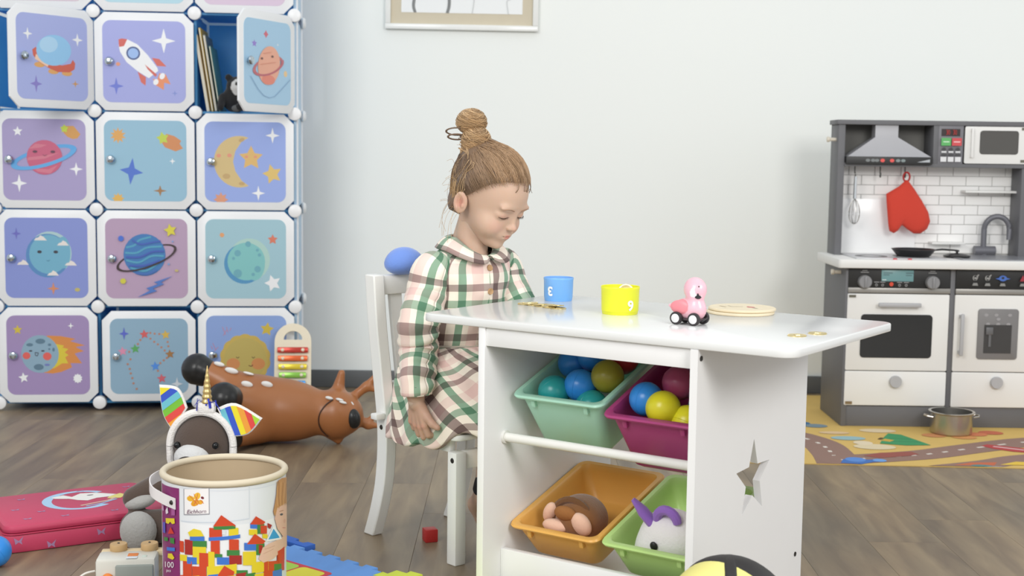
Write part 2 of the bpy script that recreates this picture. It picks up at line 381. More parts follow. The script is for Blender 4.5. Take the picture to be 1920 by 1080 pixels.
# ================================================================== storage table
TB = thing('activity_table', 'white wooden play table with bin compartments and a star cutout in its side', 'table', (-.188, 2.715, 0), math.radians(-34.9))
MB().prism(rrect(0, .812, 0, .505, .032, 6), .552, .568, bev=.0025).build('tabletop', mat('table_lacquer', (226, 227, 226), .18, var=.008), TB)
PAN = mat('table_panel_paint', (236, 236, 236), .35, var=.01)
MB().b2(.147, .163, .004, .50, 0, .552, .0015).build('side_panel', PAN, TB)
def star_panel():                                    # right side panel with a five-point star sawn through it
    st = []
    for i in range(10):
        a = PI/2+PI*i/5; r = .079 if i % 2 == 0 else .033; st.append((.247+r*math.cos(a), .272+r*math.sin(a)))
    bm = bmesh.new(); out = [bm.verts.new((.632, y, z)) for y, z in ((.0, 0), (.5, 0), (.5, .552), (.0, .552))]
    inn = [bm.verts.new((.632, y, z)) for y, z in st]
    es = [bm.edges.new((out[i], out[(i+1) % 4])) for i in range(4)]+[bm.edges.new((inn[i], inn[(i+1) % 10])) for i in range(10)]
    bmesh.ops.triangle_fill(bm, edges=es, use_beauty=True)
    r = bmesh.ops.extrude_face_region(bm, geom=bm.faces[:])
    for g in r['geom']:
        if isinstance(g, bmesh.types.BMVert): g.co.x -= .015
    bmesh.ops.recalc_face_normals(bm, faces=bm.faces[:]); bm.verts.index_update()
    m = MB().add([v.co[:] for v in bm.verts], [[v.index for v in f.verts] for f in bm.faces]); bm.free(); return m
star_panel().build('side_panel', PAN, TB)['label'] = 'side panel with a star cutout'
MB().b2(.163, .617, .008, .024, .515, .552, .001).build('apron', PAN, TB)
MB().b2(.163, .617, .48, .496, .515, .552, .001).build('apron', PAN, TB)
MB().b2(.163, .617, .066, .082, .0, .092, .0015).build('base_board', PAN, TB)
MB().b2(.163, .617, .082, .49, .03, .042).build('bottom_shelf', PAN, TB)
MB().b2(.163, .617, .478, .49, .0, .09).build('base_board', PAN, TB)
ROD = mat('white_rod_plastic', (232, 231, 226), .18)
for y, z in ((.075, .322), (.36, .37)):
    r = MB().cyl((.163, y, z), (.617, y, z), .0095, n=14).build('rod', ROD, TB)
    for x in (.166, .614): MB().lathe([(.0135, -.003), (.0135, .003)], 14, (x, y, z), rotm(0, PI/2)).build('end_cap', ROD, r)
SCR = mat('dark_bolt_metal', (60, 58, 55), .4, .6)
for y, z in ((.012, .535), (.466, .07), (.012, .09)):
    MB().lathe([(.0, .0), (.005, .0), (.005, .0012), (.003, .0004), (0, .0004)], 12, (.6322, y, z), rotm(0, PI/2), caps=False).build('bolt', SCR, TB)
# ---- bins
def bin_obj(name, label, a0, bfront, zf, rgb, tilt, ln=.30, h=.125):
    t = thing(name, label, 'bin', group='storage bins in the play table'); t.parent = None
    M = Matrix.Translation((-.188, 2.715, 0)) @ Matrix.Rotation(math.radians(-34.9), 4, 'Z') @ Matrix.Translation((a0, bfront, zf)) @ Matrix.Rotation(tilt, 4, 'X')
    t.matrix_world = M
    m = mat(name+'_plastic_'+str(rgb[0]), rgb, .3, var=.02, spec=.5); translucent(m, [min(255, v*1.15) for v in rgb], .18)
    wd = .214; mb = MB(); L = []
    def loop(inx, inf, inb, z, r): return [(x, y, z) for x, y in rrect(inx, wd-inx, inf, ln-inb, r, 5)]
    rings = [loop(.034, .045, .03, -h, .02), loop(.028, .036, .026, -h+.008, .022), loop(.012, .016, .012, -.01, .018), loop(.011, .014, .012, -.001, .018), loop(.001, .002, .002, -.001, .02), loop(.0, .0, .0, .003, .02), loop(.002, .002, .002, .0065, .02), loop(.012, .013, .012, .0065, .018), loop(.0145, .018, .015, .002, .017), loop(.016, .020, .016, -.01, .017), loop(.031, .040, .029, -h+.009, .02), loop(.040, .05, .036, -h+.003, .018)]
    n = len(rings[0]); vs = [p for r in rings for p in r]; fs = []
    for k in range(len(rings)-1):
        for i in range(n): j = (i+1) % n; fs.append((k*n+i, k*n+j, (k+1)*n+j, (k+1)*n+i))
    fs.append(list(range(n))[::-1]); fs.append([(len(rings)-1)*n+i for i in range(n)])
    mb.add(vs, fs).build('tub', m, t, 50)
    for x in (.045, .169): MB().b2(x-.005, x+.005, .010, .020, -.022, -.001, .002).build('rib', m, t)
    t['M'] = 0; del t['M']; return t, M
TILT = math.radians(19)
binA, MA = bin_obj('storage_bin', 'mint green plastic bin of play balls on the upper tier', .172, .082, .402, (188, 236, 214), TILT)
binB, MBn = bin_obj('storage_bin', 'magenta plastic bin of play balls on the upper tier', .393, .068, .390, (186, 74, 134), TILT)
binC, MC = bin_obj('storage_bin', 'orange plastic bin with brown plush in the bottom tier', .165, .086, .132, (246, 190, 100), TILT*.85, h=.078)
binD, MD = bin_obj('storage_bin', 'lime green plastic bin with white plush in the bottom tier', .388, .078, .136, (204, 238, 152), TILT*.85, h=.082)
BALLM = {k: mat('ball_'+k, c, .28, var=.01, sss=.15) for k, c in dict(blue=(52, 140, 222), teal=(42, 152, 152), red=(190, 50, 55), yellow=(222, 214, 44), pink=(170, 72, 110), orange=(222, 160, 50), olive=(160, 150, 50), purple=(110, 60, 130)).items()}
def ball_obj(pos, color, label, r=.0335, group='play balls in the bins'):
    mb = MB().lathe([(0, -r)]+[(r*math.cos(a), r*math.sin(a)) for a in np.linspace(-PI/2, PI/2, 22)[1:-1]]+[(0, r)], 32)
    mb.lathe([(r*1.0, -.0006), (r*1.012, 0), (r*1.0, .0006)], 32, caps=False)
    o = mb.build('play_ball', BALLM[color], None, 60, loc=pos, rot=(random.random()*3, random.random()*3, 0)); return tag(o, label, 'ball', group)
for (M, lst) in ((MA, [(.062, .066, -.012, 'teal', 'teal ball at the front left of the mint bin'), (.112, .090, -.004, 'blue', 'bright blue ball at the middle of the mint bin'), (.166, .112, .012, 'olive', 'olive yellow ball at the right of the mint bin'), (.086, .135, -.03, 'red', 'red ball behind the teal ball in the mint bin'), (.104, .165, .026, 'blue', 'blue ball at the back top of the mint bin'), (.052, .165, .004, 'blue', 'blue ball low at the back of the mint bin'), (.146, .068, -.036, 'teal', 'teal ball sunk low at the front of the mint bin'), (.165, .18, .02, 'red', 'dark red ball far back in the mint bin'), (.15, .23, .012, 'orange', 'orange ball furthest back in the mint bin')]),
                 (MBn, [(.062, .075, .010, 'blue', 'blue ball at the front left of the magenta bin'), (.108, .056, .006, 'yellow', 'bright yellow ball in front in the magenta bin'), (.110, .125, .026, 'pink', 'dusty pink ball in the magenta bin'), (.152, .062, -.022, 'yellow', 'yellow ball low at the front of the magenta bin'), (.166, .112, -.016, 'teal', 'dark teal ball at the right of the magenta bin'), (.175, .17, .04, 'orange', 'orange ball at the back of the magenta bin'), (.10, .17, .012, 'red', 'red ball at the back of the magenta bin'), (.13, .21, .045, 'blue', 'blue ball furthest back in the magenta bin'), (.120, .105, -.05, 'orange', 'orange ball half hidden under the yellow ball in the magenta bin')])):
    for x, y, z, c, lb in lst: ball_obj((M @ Vector((x, y, z)))[:], c, lb)
# ================================================================== chair
CH = thing('kids_chair', 'white wooden slat-back chair the girl is sitting on', 'chair', (-.115, 3.042, 0), math.atan2(-.745, .667))
def prof_leg(y0, y1, pts):                            # curved rear leg: list of (x_front, z), section .034 deep
    P = smoothpath([(x, 0, z) for x, z in pts], 5); vs = []; fs = []
    for p in P: vs += [(p.x, y0, p.z), (p.x, y1, p.z), (p.x-.036, y1, p.z), (p.x-.036, y0, p.z)]
    for i in range(len(P)-1):
        for k in range(4): l = (k+1) % 4; fs.append((4*i+k, 4*i+l, 4*i+4+l, 4*i+4+k))
    n = len(P)-1; fs += [(3, 2, 1, 0), (4*n, 4*n+1, 4*n+2, 4*n+3)]; return MB().add(vs, fs)
RL = [(-.155, 0), (-.128, .07), (-.108, .15), (-.103, .26), (-.122, .39), (-.140, .50), (-.152, .612)]
for s in (-1, 1):
    y0, y1 = (-.135, -.105) if s < 0 else (.105, .135)
    lg = prof_leg(y0, y1, RL).build('rear_leg', WHITE2, CH)
    bv = lg.modifiers.new('b', 'BEVEL'); bv.width = .003; bv.segments = 2; bv.limit_method = 'ANGLE'
    MB().lathe([(0, .001), (.005, .001), (.006, 0)], 12, (-.121, s*.1352, .264), rotm(-s*PI/2), caps=False).build('bolt', SCR, lg)
    fl_ = MB().b2(.12, .15, y0, y1, 0, .25, .003).build('front_leg', WHITE2, CH)
    MB().lathe([(0, .001), (.005, .001), (.006, 0)], 12, (.137, s*.1352, .232), rotm(-s*PI/2), caps=False).build('bolt', SCR, fl_)
    MB().b2(-.112, .12, s*.12-.008, s*.12+.008, .246, .276, .002).build('seat_rail', WHITE2, CH)
    MB().b2(-.128, -.104, s*.148-.013, s*.148+.013, .285, .299, .003).build('seat_ear', WHITE2, CH)
MB().b2(.128, .144, -.105, .105, .21, .25, .002).build('seat_rail', WHITE2, CH)
MB().b2(-.13, -.116, -.105, .105, .235, .272, .002).build('seat_rail', WHITE2, CH)
MB().prism(rrect(-.104, .158, -.14, .14, .02, 4), .276, .290, bev=.004).build('seat', WHITE2, CH)
MB().b2(-.186, -.156, -.107, .107, .565, .610, .004).build('top_rail', WHITE2, CH)
MB().b2(-.150, -.126, -.107, .107, .335, .365, .004).build('lower_rail', WHITE2, CH)
for y in (-.062, 0, .062):
    mb = MB(); P = smoothpath([(-.138, y, .36), (-.156, y, .47), (-.171, y, .57)], 4); vs = []; fs = []
    for p in P: vs += [(p.x-.006, y-.016, p.z), (p.x+.006, y-.016, p.z), (p.x+.006, y+.016, p.z), (p.x-.006, y+.016, p.z)]
    for i in range(len(P)-1):
        for k in range(4): l = (k+1) % 4; fs.append((4*i+k, 4*i+l, 4*i+4+l, 4*i+4+k))
    mb.add(vs, fs).build('slat', WHITE2, CH)
# ================================================================== framed picture
FR = thing('picture_frame', 'white framed line drawing with beige mat on the wall', 'picture', (-.2, 5.078, 1.35))
FRM = mat('frame_white_paint', (236, 237, 234), .18)
for i, (x0, x1, z0, z1) in enumerate(((-.284, .284, 0, .02), (-.284, .284, .40, .42), (-.284, -.264, .02, .40), (.264, .284, .02, .40))):
    MB().b2(x0, x1, -.022, 0, z0, z1, .002).build('frame_bar', FRM, FR)
MB().b2(-.264, .264, -.008, -.002, .02, .40).build('mat_board', mat('mat_board_beige', (206, 196, 174), .8), FR)
MB().b2(-.225, .225, -.0095, -.0075, .062, .36).build('paper', mat('drawing_paper', (238, 240, 240), .8, var=.01), FR)
a = Art((0, 0, 1, 1), False)
def dl(pts, wd, c): a.line([(p.x, p.y) for p in smoothpath([(x, y, 0) for x, y in pts], 6)], wd, c)
dl([(.115, 0), (.10, .1), (.13, .3), (.2, .55), (.3, .8)], .025, (120, 122, 122)); dl([(.38, 0), (.395, .12), (.38, .35), (.3, .6), (.36, .85)], .025, (120, 122, 122))
dl([(.585, 0), (.6, .2), (.58, .5)], .008, (205, 207, 207)); dl([(.885, 0), (.87, .15), (.9, .18)], .008, (205, 207, 207)); dl([(.44, .18), (.47, .22), (.5, .3)], .012, (180, 182, 182))
a.build('drawing', FR, lambda u, v, o: (-.225+u*.45, -.0097-o, .062+v*.298))
FR.rotation_euler = (0, math.radians(.4), 0)
# ================================================================== cube cabinet with printed doors
CB = thing('cube_cabinet', 'tall white and blue modular cube cabinet with printed space doors', 'cabinet', (-1.740, 4.522, 0), .098)
PX, PZ, Z0, DEP = .332, .3307, .028, .30
BLUE = mat('cabinet_blue_plastic', (104, 186, 236), .35, var=.05, scale=4)
translucent(BLUE, (150, 215, 252), .5)
PALE = mat('cabinet_pale_panel', (178, 208, 232), .35, var=.03)
DOORW = mat('cabinet_door_white', (232, 234, 236), .35, var=.01)
KNOBM = mat('chrome_knob', (190, 200, 208), .12, 1, var=.02)
CONN = mat('connector_white', (236, 237, 238), .35, var=.01)
RODC = mat('cabinet_rod_white', (230, 232, 236), .4)
conn = None
for i in range(4):
    for j in range(6):
        c = Vector((i*PX, 0, Z0+j*PZ))
        for dy in (0, DEP):
            if conn is None:
                conn = MB().lathe([(0, -.0135), (.0185, -.0135), (.0218, -.0115), (.0225, -.008), (.0225, .006), (.016, .014), (0, .014)], 24, (0, 0, 0), rotm(-PI/2), caps=False).mesh('connector'); conn.materials.append(CONN)
            if dy and i < 3 and j: continue
            link('connector', conn, CB, (c.x, c.y+dy, c.z))
        if i == 3: MB().lathe([(.016, 0), (.021, .006), (.016, .014), (0, .016)], 16, (c.x+.008, DEP-.03, c.z), rotm(0, PI/2)).build('end_cap', CONN, CB)
for i in range(4):                                    # upright dividers, shelves, backs
    for j in range(5):
        m = PALE if i == 3 else BLUE
        p = MB().b2(i*PX-.004, i*PX+.004, .012, DEP-.012, Z0+j*PZ+.012, Z0+(j+1)*PZ-.012).build('side_panel' if i in (0, 3) else 'divider', m, CB)
        if i == 3:
            for yy in (.02, DEP-.02): MB().cyl((i*PX+.006, yy, Z0+j*PZ+.015), (i*PX+.006, yy, Z0+(j+1)*PZ-.015), .005, n=8).build('edge_rod', RODC, p)
for i in range(3):
    for j in range(6): MB().b2(i*PX+.012, (i+1)*PX-.012, .006, DEP-.012, Z0+j*PZ-.004, Z0+j*PZ+.004).build('shelf', BLUE, CB)
    for j in range(5): MB().b2(i*PX+.012, (i+1)*PX-.012, DEP-.008, DEP-.003, Z0+j*PZ+.012, Z0+(j+1)*PZ-.012).build('back_panel', BLUE, CB)
W_, E_ = (236, 238, 240), (60, 60, 70)
def pics():
    P = {}
    a = Art((140, 140, 815, 970)); P[0, 1] = a, (168, 178, 226)
    a.s4(245, 340, 45, W_, 62).s4(718, 360, 55, W_, 68).s4(315, 820, 58, (138, 130, 200), 88).s4(690, 800, 36, (205, 155, 95), 36)
    for x, y in ((350, 632), (480, 690), (610, 700)): a.ell(x, y, 50, 26, (222, 168, 104))
    a.poly([(285, 490), (318, 462), (350, 540), (430, 598), (560, 625), (648, 602), (668, 562), (692, 595), (684, 655), (635, 688), (520, 692), (425, 655), (330, 595), (292, 545)], (208, 104, 86))
    a.poly([(318, 532), (440, 600), (426, 650), (306, 578)], (238, 204, 178)); a.ell(488, 482, 168, 150, (150, 200, 236), -.3); a.ell(440, 430, 88, 76, (176, 214, 240), -.4)
    a = Art((965, 195, 1750, 975)); P[1, 1] = a, (160, 166, 220)
    a.s4(1545, 382, 112, W_, 118).s4(1090, 820, 72, (105, 120, 206), 84).s4(1645, 880, 30, (126, 142, 206))
    a.poly([(1430, 545), (1500, 555), (1568, 625), (1480, 622)], (208, 104, 92)).poly([(1295, 680), (1372, 730), (1368, 812), (1325, 780)], (208, 104, 92))
    a.poly([(1500, 690), (1560, 700), (1606, 795), (1545, 780), (1540, 850), (1465, 805), (1438, 745), (1480, 750)], (226, 142, 100))
    a.poly([(1150, 370), (1200, 374), (1295, 420), (1392, 520), (1482, 640), (1490, 668), (1400, 740), (1290, 672), (1190, 590), (1130, 492), (1118, 430)], W_)
    a.poly([(1118, 376), (1150, 367), (1200, 374), (1168, 440), (1122, 448)], (206, 96, 86)).ell(1255, 505, 66, 64, (72, 92, 142)).ell(1255, 505, 50, 48, (152, 184, 232))
    a.poly([(1362, 608), (1478, 705), (1462, 726), (1390, 655)], (206, 100, 90)).ell(1527, 718, 24, 32, W_, .5).ell(1466, 775, 24, 30, W_, .5).ell(1110, 610, 20, 18, (222, 150, 120))
    a = Art((525, 170, 945, 920)); P[2, 1] = a, (168, 204, 230)
    a.star(718, 295, 22, (206, 108, 124), 4, .6, 0, 36).star(615, 390, 24, (150, 130, 208), 5, .5, 0, 34).s4(825, 375, 10, W_, 16).ell(895, 632, 16, 28, (232, 200, 150))
    a.ring(736, 576, 152, 76, 28, (196, 116, 122), .5, 0, PI).ell(742, 572, 98, 176, (232, 172, 148), .12).ell(735, 700, 60, 45, (226, 138, 120)).ring(736, 576, 152, 76, 28, (190, 108, 118), .5, PI, 2*PI)
    a.ell(676, 516, 10, 10, (110, 80, 80)).ell(770, 488, 10, 10, (110, 80, 80)); a.line([(575, 680), (640, 790), (690, 845), (740, 862), (790, 845), (850, 780), (935, 680)], 4, (120, 155, 190))
    a.line([(690, 470), (760, 450)], 5, (214, 146, 124)).line([(665, 570), (800, 535)], 5, (214, 146, 124))
    a = Art((10, 125, 815, 895)); P[0, 2] = a, (166, 156, 198)
    a.star(160, 245, 48, W_, 5).s4(165, 735, 76, W_, 86).s4(718, 596, 66, W_, 66)
    a.poly([(620, 188), (700, 188), (765, 265), (735, 305), (690, 312), (640, 292), (600, 250)], (206, 152, 84)).star(610, 215, 42, (190, 208, 70), 5, .6)
    a.ring(408, 486, 330, 92, 60, (92, 164, 222), .27, 0, PI).ell(415, 488, 172, 164, (196, 96, 126))
    for pts in ([(265, 410), (380, 395), (440, 370), (330, 360)], [(255, 490), (420, 470), (560, 440), (420, 500), (250, 520)], [(300, 590), (450, 600), (540, 560), (470, 640), (350, 625)]): a.poly(pts, (206, 120, 140))
    a.ring(408, 486, 330, 92, 60, (96, 168, 224), .27, PI, 2*PI); a.ell(325, 434, 22, 12, (96, 60, 80)).ell(497, 434, 22, 12, (96, 60, 80)).line([(400, 462), (418, 474), (440, 460)], 5, (140, 80, 100))
    a = Art((985, 125, 1765, 885)); P[1, 2] = a, (148, 188, 210)
    a.star(1118, 270, 78, (218, 164, 92), 10, .55).star(1110, 868, 62, (222, 178, 90), 9, .6).s4(1630, 505, 30, W_).s4(1510, 785, 66, (160, 120, 80), 54)
    a.poly([(1575, 248), (1650, 268), (1716, 312), (1700, 340), (1732, 384), (1660, 412), (1560, 374), (1530, 330)], (206, 138, 90)).star(1540, 290, 62, (188, 206, 80), 5, .55, .2).star(1240, 604, 112, (80, 116, 202), 4, .36, -.12, 128)
    a = Art((65, 85, 497, 508)); P[2, 2] = a, (150, 170, 226)
    mo = [(250+136*math.cos(t), 295-136*math.sin(t)) for t in np.linspace(1.2, 5.08, 24)]+[(262, 395), (228, 345), (216, 295), (228, 240), (262, 190)]
    a.poly(mo, (208, 184, 130)).ell(262, 180, 16, 10, (190, 160, 110), -.4).ell(180, 372, 20, 14, (192, 162, 112)).ell(262, 410, 16, 9, (190, 160, 110))
    a.ell(140, 264, 12, 10, (222, 150, 124)).ell(197, 262, 12, 10, (222, 150, 124)).star(312, 275, 66, (218, 180, 112), 5, .5).star(425, 358, 54, (218, 188, 112), 5, .5, .25).ell(288, 268, 9, 7, (222, 150, 120)).ell(335, 268, 9, 7, (222, 150, 120))
    a.s4(427, 155, 38, W_, 42).s4(350, 460, 36, W_, 40).star(150, 496, 40, (216, 152, 122), 8, .6)
    a = Art((45, 145, 835, 900)); P[0, 3] = a, (134, 147, 208)
    a.ell(475, 478, 206, 206, (170, 200, 204)).ell(452, 500, 208, 206, (86, 136, 188)).ell(462, 488, 186, 184, (112, 172, 198)).ell(600, 470, 70, 150, (112, 172, 198))
    for x, y, q in ((385, 335, 62), (600, 382, 56), (215, 565, 56), (672, 570, 58), (500, 665, 56)): a.poly([(x-q, y+22), (x-q*.7, y), (x-q*.3, y-6), (x, y-26), (x+q*.5, y-12), (x+q, y+22)], (226, 220, 216))
    a.ell(375, 465, 22, 14, E_).ell(530, 465, 22, 14, E_).line([(440, 545), (458, 552), (472, 540)], 5, (70, 120, 150)).s4(158, 295, 46, (106, 106, 188), 58).s4(500, 810, 60, (208, 138, 102), 60).ell(730, 820, 26, 18, (188, 178, 112))
    a = Art((1005, 150, 1785, 900)); P[1, 3] = a, (182, 157, 184)
    a.ring(1394, 518, 302, 92, 26, (62, 48, 50), .33, 0, PI).ell(1375, 490, 200, 198, (66, 122, 182))
    for pts, c in (([(1200, 420), (1280, 400), (1330, 350), (1440, 320)], (84, 160, 190)), ([(1190, 470), (1300, 470), (1400, 420), (1540, 410)], (84, 160, 190)), ([(1200, 540), (1320, 560), (1440, 500), (1560, 500)], (84, 160, 190)), ([(1240, 610), (1380, 640), (1500, 570)], (84, 160, 190)), ([(1260, 350), (1340, 390), (1460, 370), (1530, 360)], (68, 100, 180)), ([(1200, 510), (1330, 510), (1450, 460), (1560, 455)], (68, 96, 178)), ([(1230, 590), (1370, 590), (1520, 540)], (68, 96, 178)), ([(1290, 660), (1400, 670), (1490, 630)], (70, 110, 180))):
        a.line([(p.x, p.y) for p in smoothpath([(x, y, 0) for x, y in pts], 4)], 18, c)
    a.ring(1394, 518, 302, 92, 26, (62, 48, 50), .33, PI, 2*PI).star(1625, 258, 64, (216, 206, 70), 5, .5, .2).ell(1155, 336, 26, 26, (72, 112, 206)).ell(1170, 735, 30, 28, (206, 200, 72), n=6).ell(1680, 635, 18, 12, (196, 178, 120)).ell(1645, 362, 8, 8, (120, 160, 210)).ell(1605, 575, 10, 10, (120, 160, 210))
    a.poly([(1642, 686), (1462, 745), (1502, 762), (1388, 802), (1424, 822), (1304, 888), (1492, 828), (1452, 806), (1558, 764), (1530, 746)], (80, 120, 192))
    a = Art((80, 600, 508, 1018)); P[2, 3] = a, (160, 196, 208)
    a.ell(312, 812, 110, 112, (172, 206, 198)).ell(284, 834, 106, 106, (82, 146, 190)).ell(296, 822, 100, 100, (128, 192, 192)).ell(340, 830, 55, 92, (128, 192, 192))
    for x, y, q in ((250, 778, 17), (228, 806, 8), (306, 730, 15), (355, 762, 8), (366, 787, 9), (356, 862, 17), (332, 890, 9), (250, 885, 22)): a.ell(x, y, q, q, (108, 168, 182))
    a.ell(168, 683, 13, 13, (222, 160, 110), n=6).star(437, 705, 28, (214, 122, 98), 5, .5).star(437, 936, 46, W_, 5, .5, .3)
    a = Art((55, 160, 830, 890)); P[0, 4] = a, (160, 140, 184)
    a.poly([(430, 345), (560, 350), (700, 376), (650, 398), (788, 436), (700, 452), (778, 490), (690, 512), (758, 602), (650, 600), (662, 640), (560, 682), (480, 696), (392, 686), (520, 600), (500, 480), (440, 380)], (212, 138, 72))
    a.poly([(500, 420), (592, 438), (575, 456), (632, 470), (596, 500), (632, 526), (600, 546), (628, 602), (570, 602), (500, 645), (400, 662)], (214, 194, 62)).ell(365, 515, 176, 174, (138, 168, 188))
    for x, y, q, r in ((370, 398, 46, 24), (270, 430, 32, 15), (455, 430, 16, 12), (492, 475, 12, 18), (452, 470, 10, 9), (350, 635, 46, 28)): a.ell(x, y, q, r, (92, 122, 142))
    a.ell(430, 615, 26, 10, (112, 122, 184)).ell(238, 530, 36, 32, (218, 98, 92)).ell(432, 536, 40, 36, (218, 98, 92)).line([(318, 500), (322, 528), (340, 532), (350, 505), (318, 500)], 6, E_).ell(278, 486, 16, 7, E_).ell(392, 486, 16, 7, E_)
    a.star(160, 292, 46, (208, 186, 66), 5).s4(658, 256, 30, W_).star(207, 732, 50, W_, 5, .45, .15).star(715, 742, 46, W_, 10, .75)
    a = Art((1030, 150, 1745, 855)); P[1, 4] = a, (142, 174, 196)
    for x, y in ((1400, 285), (1440, 292), (1482, 295), (1400, 338), (1435, 368), (1468, 392), (1500, 420), (1530, 450), (1558, 370), (1564, 410), (1548, 520), (1520, 542), (1488, 568), (1465, 640), (1308, 350), (1285, 388), (1205, 460), (1215, 530), (1190, 575), (1208, 620), (1216, 662), (1230, 706), (1240, 755), (1268, 808)): a.ell(x, y, 11, 11, (180, 130, 110), n=8)
    for x, y, c in ((1145, 455, (216, 142, 172)), (1260, 432, (90, 166, 96)), (1345, 297, (208, 96, 96)), (1540, 302, (212, 178, 80)), (1578, 484, (160, 116, 70)), (1442, 597, (80, 140, 222)), (1500, 712, (208, 100, 112))): a.star(x, y, 46, c, 5, .45, .1)
    a.s4(1640, 765, 56, (206, 214, 222), 66).s4(1160, 290, 46, (90, 102, 198), 62)
    a = Art((165, 100, 660, 590)); P[2, 4] = a, (140, 166, 218)
    sc = [(405+(150+8*abs(math.sin(7*t)))*math.cos(t), 372-(150+8*abs(math.sin(7*t)))*math.sin(t)) for t in np.linspace(0, 2*PI, 85)[:-1]]
    a.poly(sc, (200, 174, 92)).ell(405, 372, 132, 132, (190, 172, 98)).ell(330, 402, 42, 36, (208, 142, 88)).ell(485, 402, 42, 36, (208, 142, 88)).star(540, 185, 44, (206, 182, 74), 5, .5, -.15)
    for x in (358, 455): a.line([(x-10, 358), (x, 366), (x+10, 358)], 4, (90, 70, 50))
    a.line([(425, 412), (442, 418), (452, 408)], 5, (110, 60, 50))
    for q in (((265, 170), (285, 220)), ((290, 170), (300, 205)), ((270, 225), (290, 190)), ((310, 195), (320, 175)), ((205, 270), (222, 310)), ((215, 320), (240, 295)), ((195, 290), (205, 310))): a.line(q, 4, (190, 140, 170))
    for i, c in ((0, (206, 186, 200)), (1, (172, 208, 222)), (2, (208, 188, 208))):
        a = Art((0, 0, 100, 100)); P[i, 0] = a, c; a.star(50, 30, 14, W_, 5).s4(20, 50, 8, W_).ell(52, 56, 15, 15, (150, 130, 190))
    return P
door_me = MB(); hw = .163; cf = .033
dp = [(-hw+cf, -hw), (hw-cf, -hw), (hw, -hw+cf), (hw, hw-cf), (hw-cf, hw), (-hw+cf, hw), (-hw, hw-cf), (-hw, -hw+cf)]
door_me = upright(MB(), dp, -.006, .002, bev=.002).mesh('door'); door_me.materials.append(DOORW)
knob_me = MB().lathe([(0, .0), (.007, .0), (.0075, .005), (.0135, .009), (.0148, .013), (.0115, .018), (.007, .0195), (0, .0195)], 10, (0, 0, 0), rotm(PI/2), caps=False).mesh('knob', 20); knob_me.materials.append(KNOBM)
OPEN = {(0, 1): 50, (2, 1): 61, (1, 4): 2.2, (2, 4): 1, (1, 3): 1.5, (0, 4): 1}
NAMES = {(0, 0): 'pink edged door', (0, 1): 'ajar door with flying saucer print', (1, 1): 'door with rocket print', (2, 1): 'open door with ringed peach planet print', (0, 2): 'lilac door with pink ringed planet print', (1, 2): 'pale blue door with dark blue star print', (2, 2): 'door with crescent moon print', (0, 3): 'door with smiling earth print', (1, 3): 'pink door with blue ringed planet print', (2, 3): 'teal door with cratered planet print', (0, 4): 'lilac door with flaming comet print', (1, 4): 'door with star constellation print', (2, 4): 'door with sun print'}
for (i, r), (a, bg) in pics().items():
    j = 4-r                                             # row 0 is the top one
    d = link('door', door_me, CB)
    ang = math.radians(OPEN.get((i, r), 0)); hx = (i+1)*PX-.004; hz = Z0+(j+.5)*PZ
    sh = {(1, 4): (.004, -.004), (2, 1): (0, -.003)}.get((i, r), (0, 0))
    d.matrix_local = Matrix.Translation((hx+sh[0], -.006, hz+sh[1])) @ Matrix.Rotation(ang, 4, 'Z') @ Matrix.Translation((-hw+.001, 0, 0)) @ Matrix.Scale(.955 if (i, r) == (1, 4) else 1, 4)
    if (i, r) in NAMES: d['label'] = NAMES[i, r]
    hp = .136
    upr = upright(MB(), rrect(-hp, hp, -hp, hp, .028, 6), -.0066, -.0058)
    pc = upr.build('picture', mat('picture_%d_%d' % (i, r), bg, .4, var=.02, scale=3), d)
    a.build('picture_print', d, lambda u, v, o: (-hp+u*2*hp, -.0066-o, -hp+v*2*hp))
    link('knob', knob_me, d, (-.113, -.006, .0 if (i, r) != (1, 2) else .004))
# ---- books and plush in the open cubby
def w_(x, y, z): return CB_M @ Vector((x, y, z))
CB_M = Matrix.Translation((-1.740, 4.522, 0)) @ Matrix.Rotation(.098, 4, 'Z')
zs = Z0+3*PZ+.004
for k, (x, th, hh, dd, ln_, rgb, lb, yy) in enumerate(((.704, .010, .262, .2, .135, (232, 222, 196), 'cream board book leaning leftmost in the open cubby', .018), (.718, .007, .285, .2, .13, (206, 170, 72), 'thin mustard book second from left in the open cubby', .022), (.729, .009, .262, .19, .130, (120, 128, 126), 'grey book third from left in the open cubby', .03), (.741, .006, .225, .18, .128, (96, 150, 140), 'teal book rightmost in the open cubby', .036))):
    t = thing('book', lb, 'book', w_(x, yy, zs)[:], .098, 'books leaning in the open cubby'); t.rotation_euler = (0, -ln_-.02, .098)
    sx = th*math.sin(ln_)
    MB().b2(-th/2, th/2, 0, dd, 0.0006, hh, .001).build('cover', mat('book_cover_%d' % k, rgb, .5), t)
    MB().b2(-th/2+.0015, th/2-.0015, -.0012, dd-.002, .004, hh-.003).build('pages', mat('book_pages', (226, 220, 205), .8), t)
pd = thing('panda_plush', 'small black and white panda plush in the open cubby', 'plush toy', w_(.790, .030, zs)[:], .098)
FURB = mat('black_fur', (30, 30, 32), .9, bump=.6, bscale=350, sheen=.3); FURW = mat('white_fur', (226, 226, 224), .9, bump=.5, bscale=350, sheen=.3)
f = Field((-.07, -.05, -.01), (.07, .09, .13), .004)
f.ell((0, .03, .045), (.045, .04, .045), .01).ell((.01, .015, .088), (.038, .034, .034), .01).cap((-.04, .01, .05), (-.045, -.02, .015), .014, .012, .01).cap((.03, -.005, .02), (.02, -.035, .016), .015, .014, .01).ell((-.02, .01, .118), .012, .006)
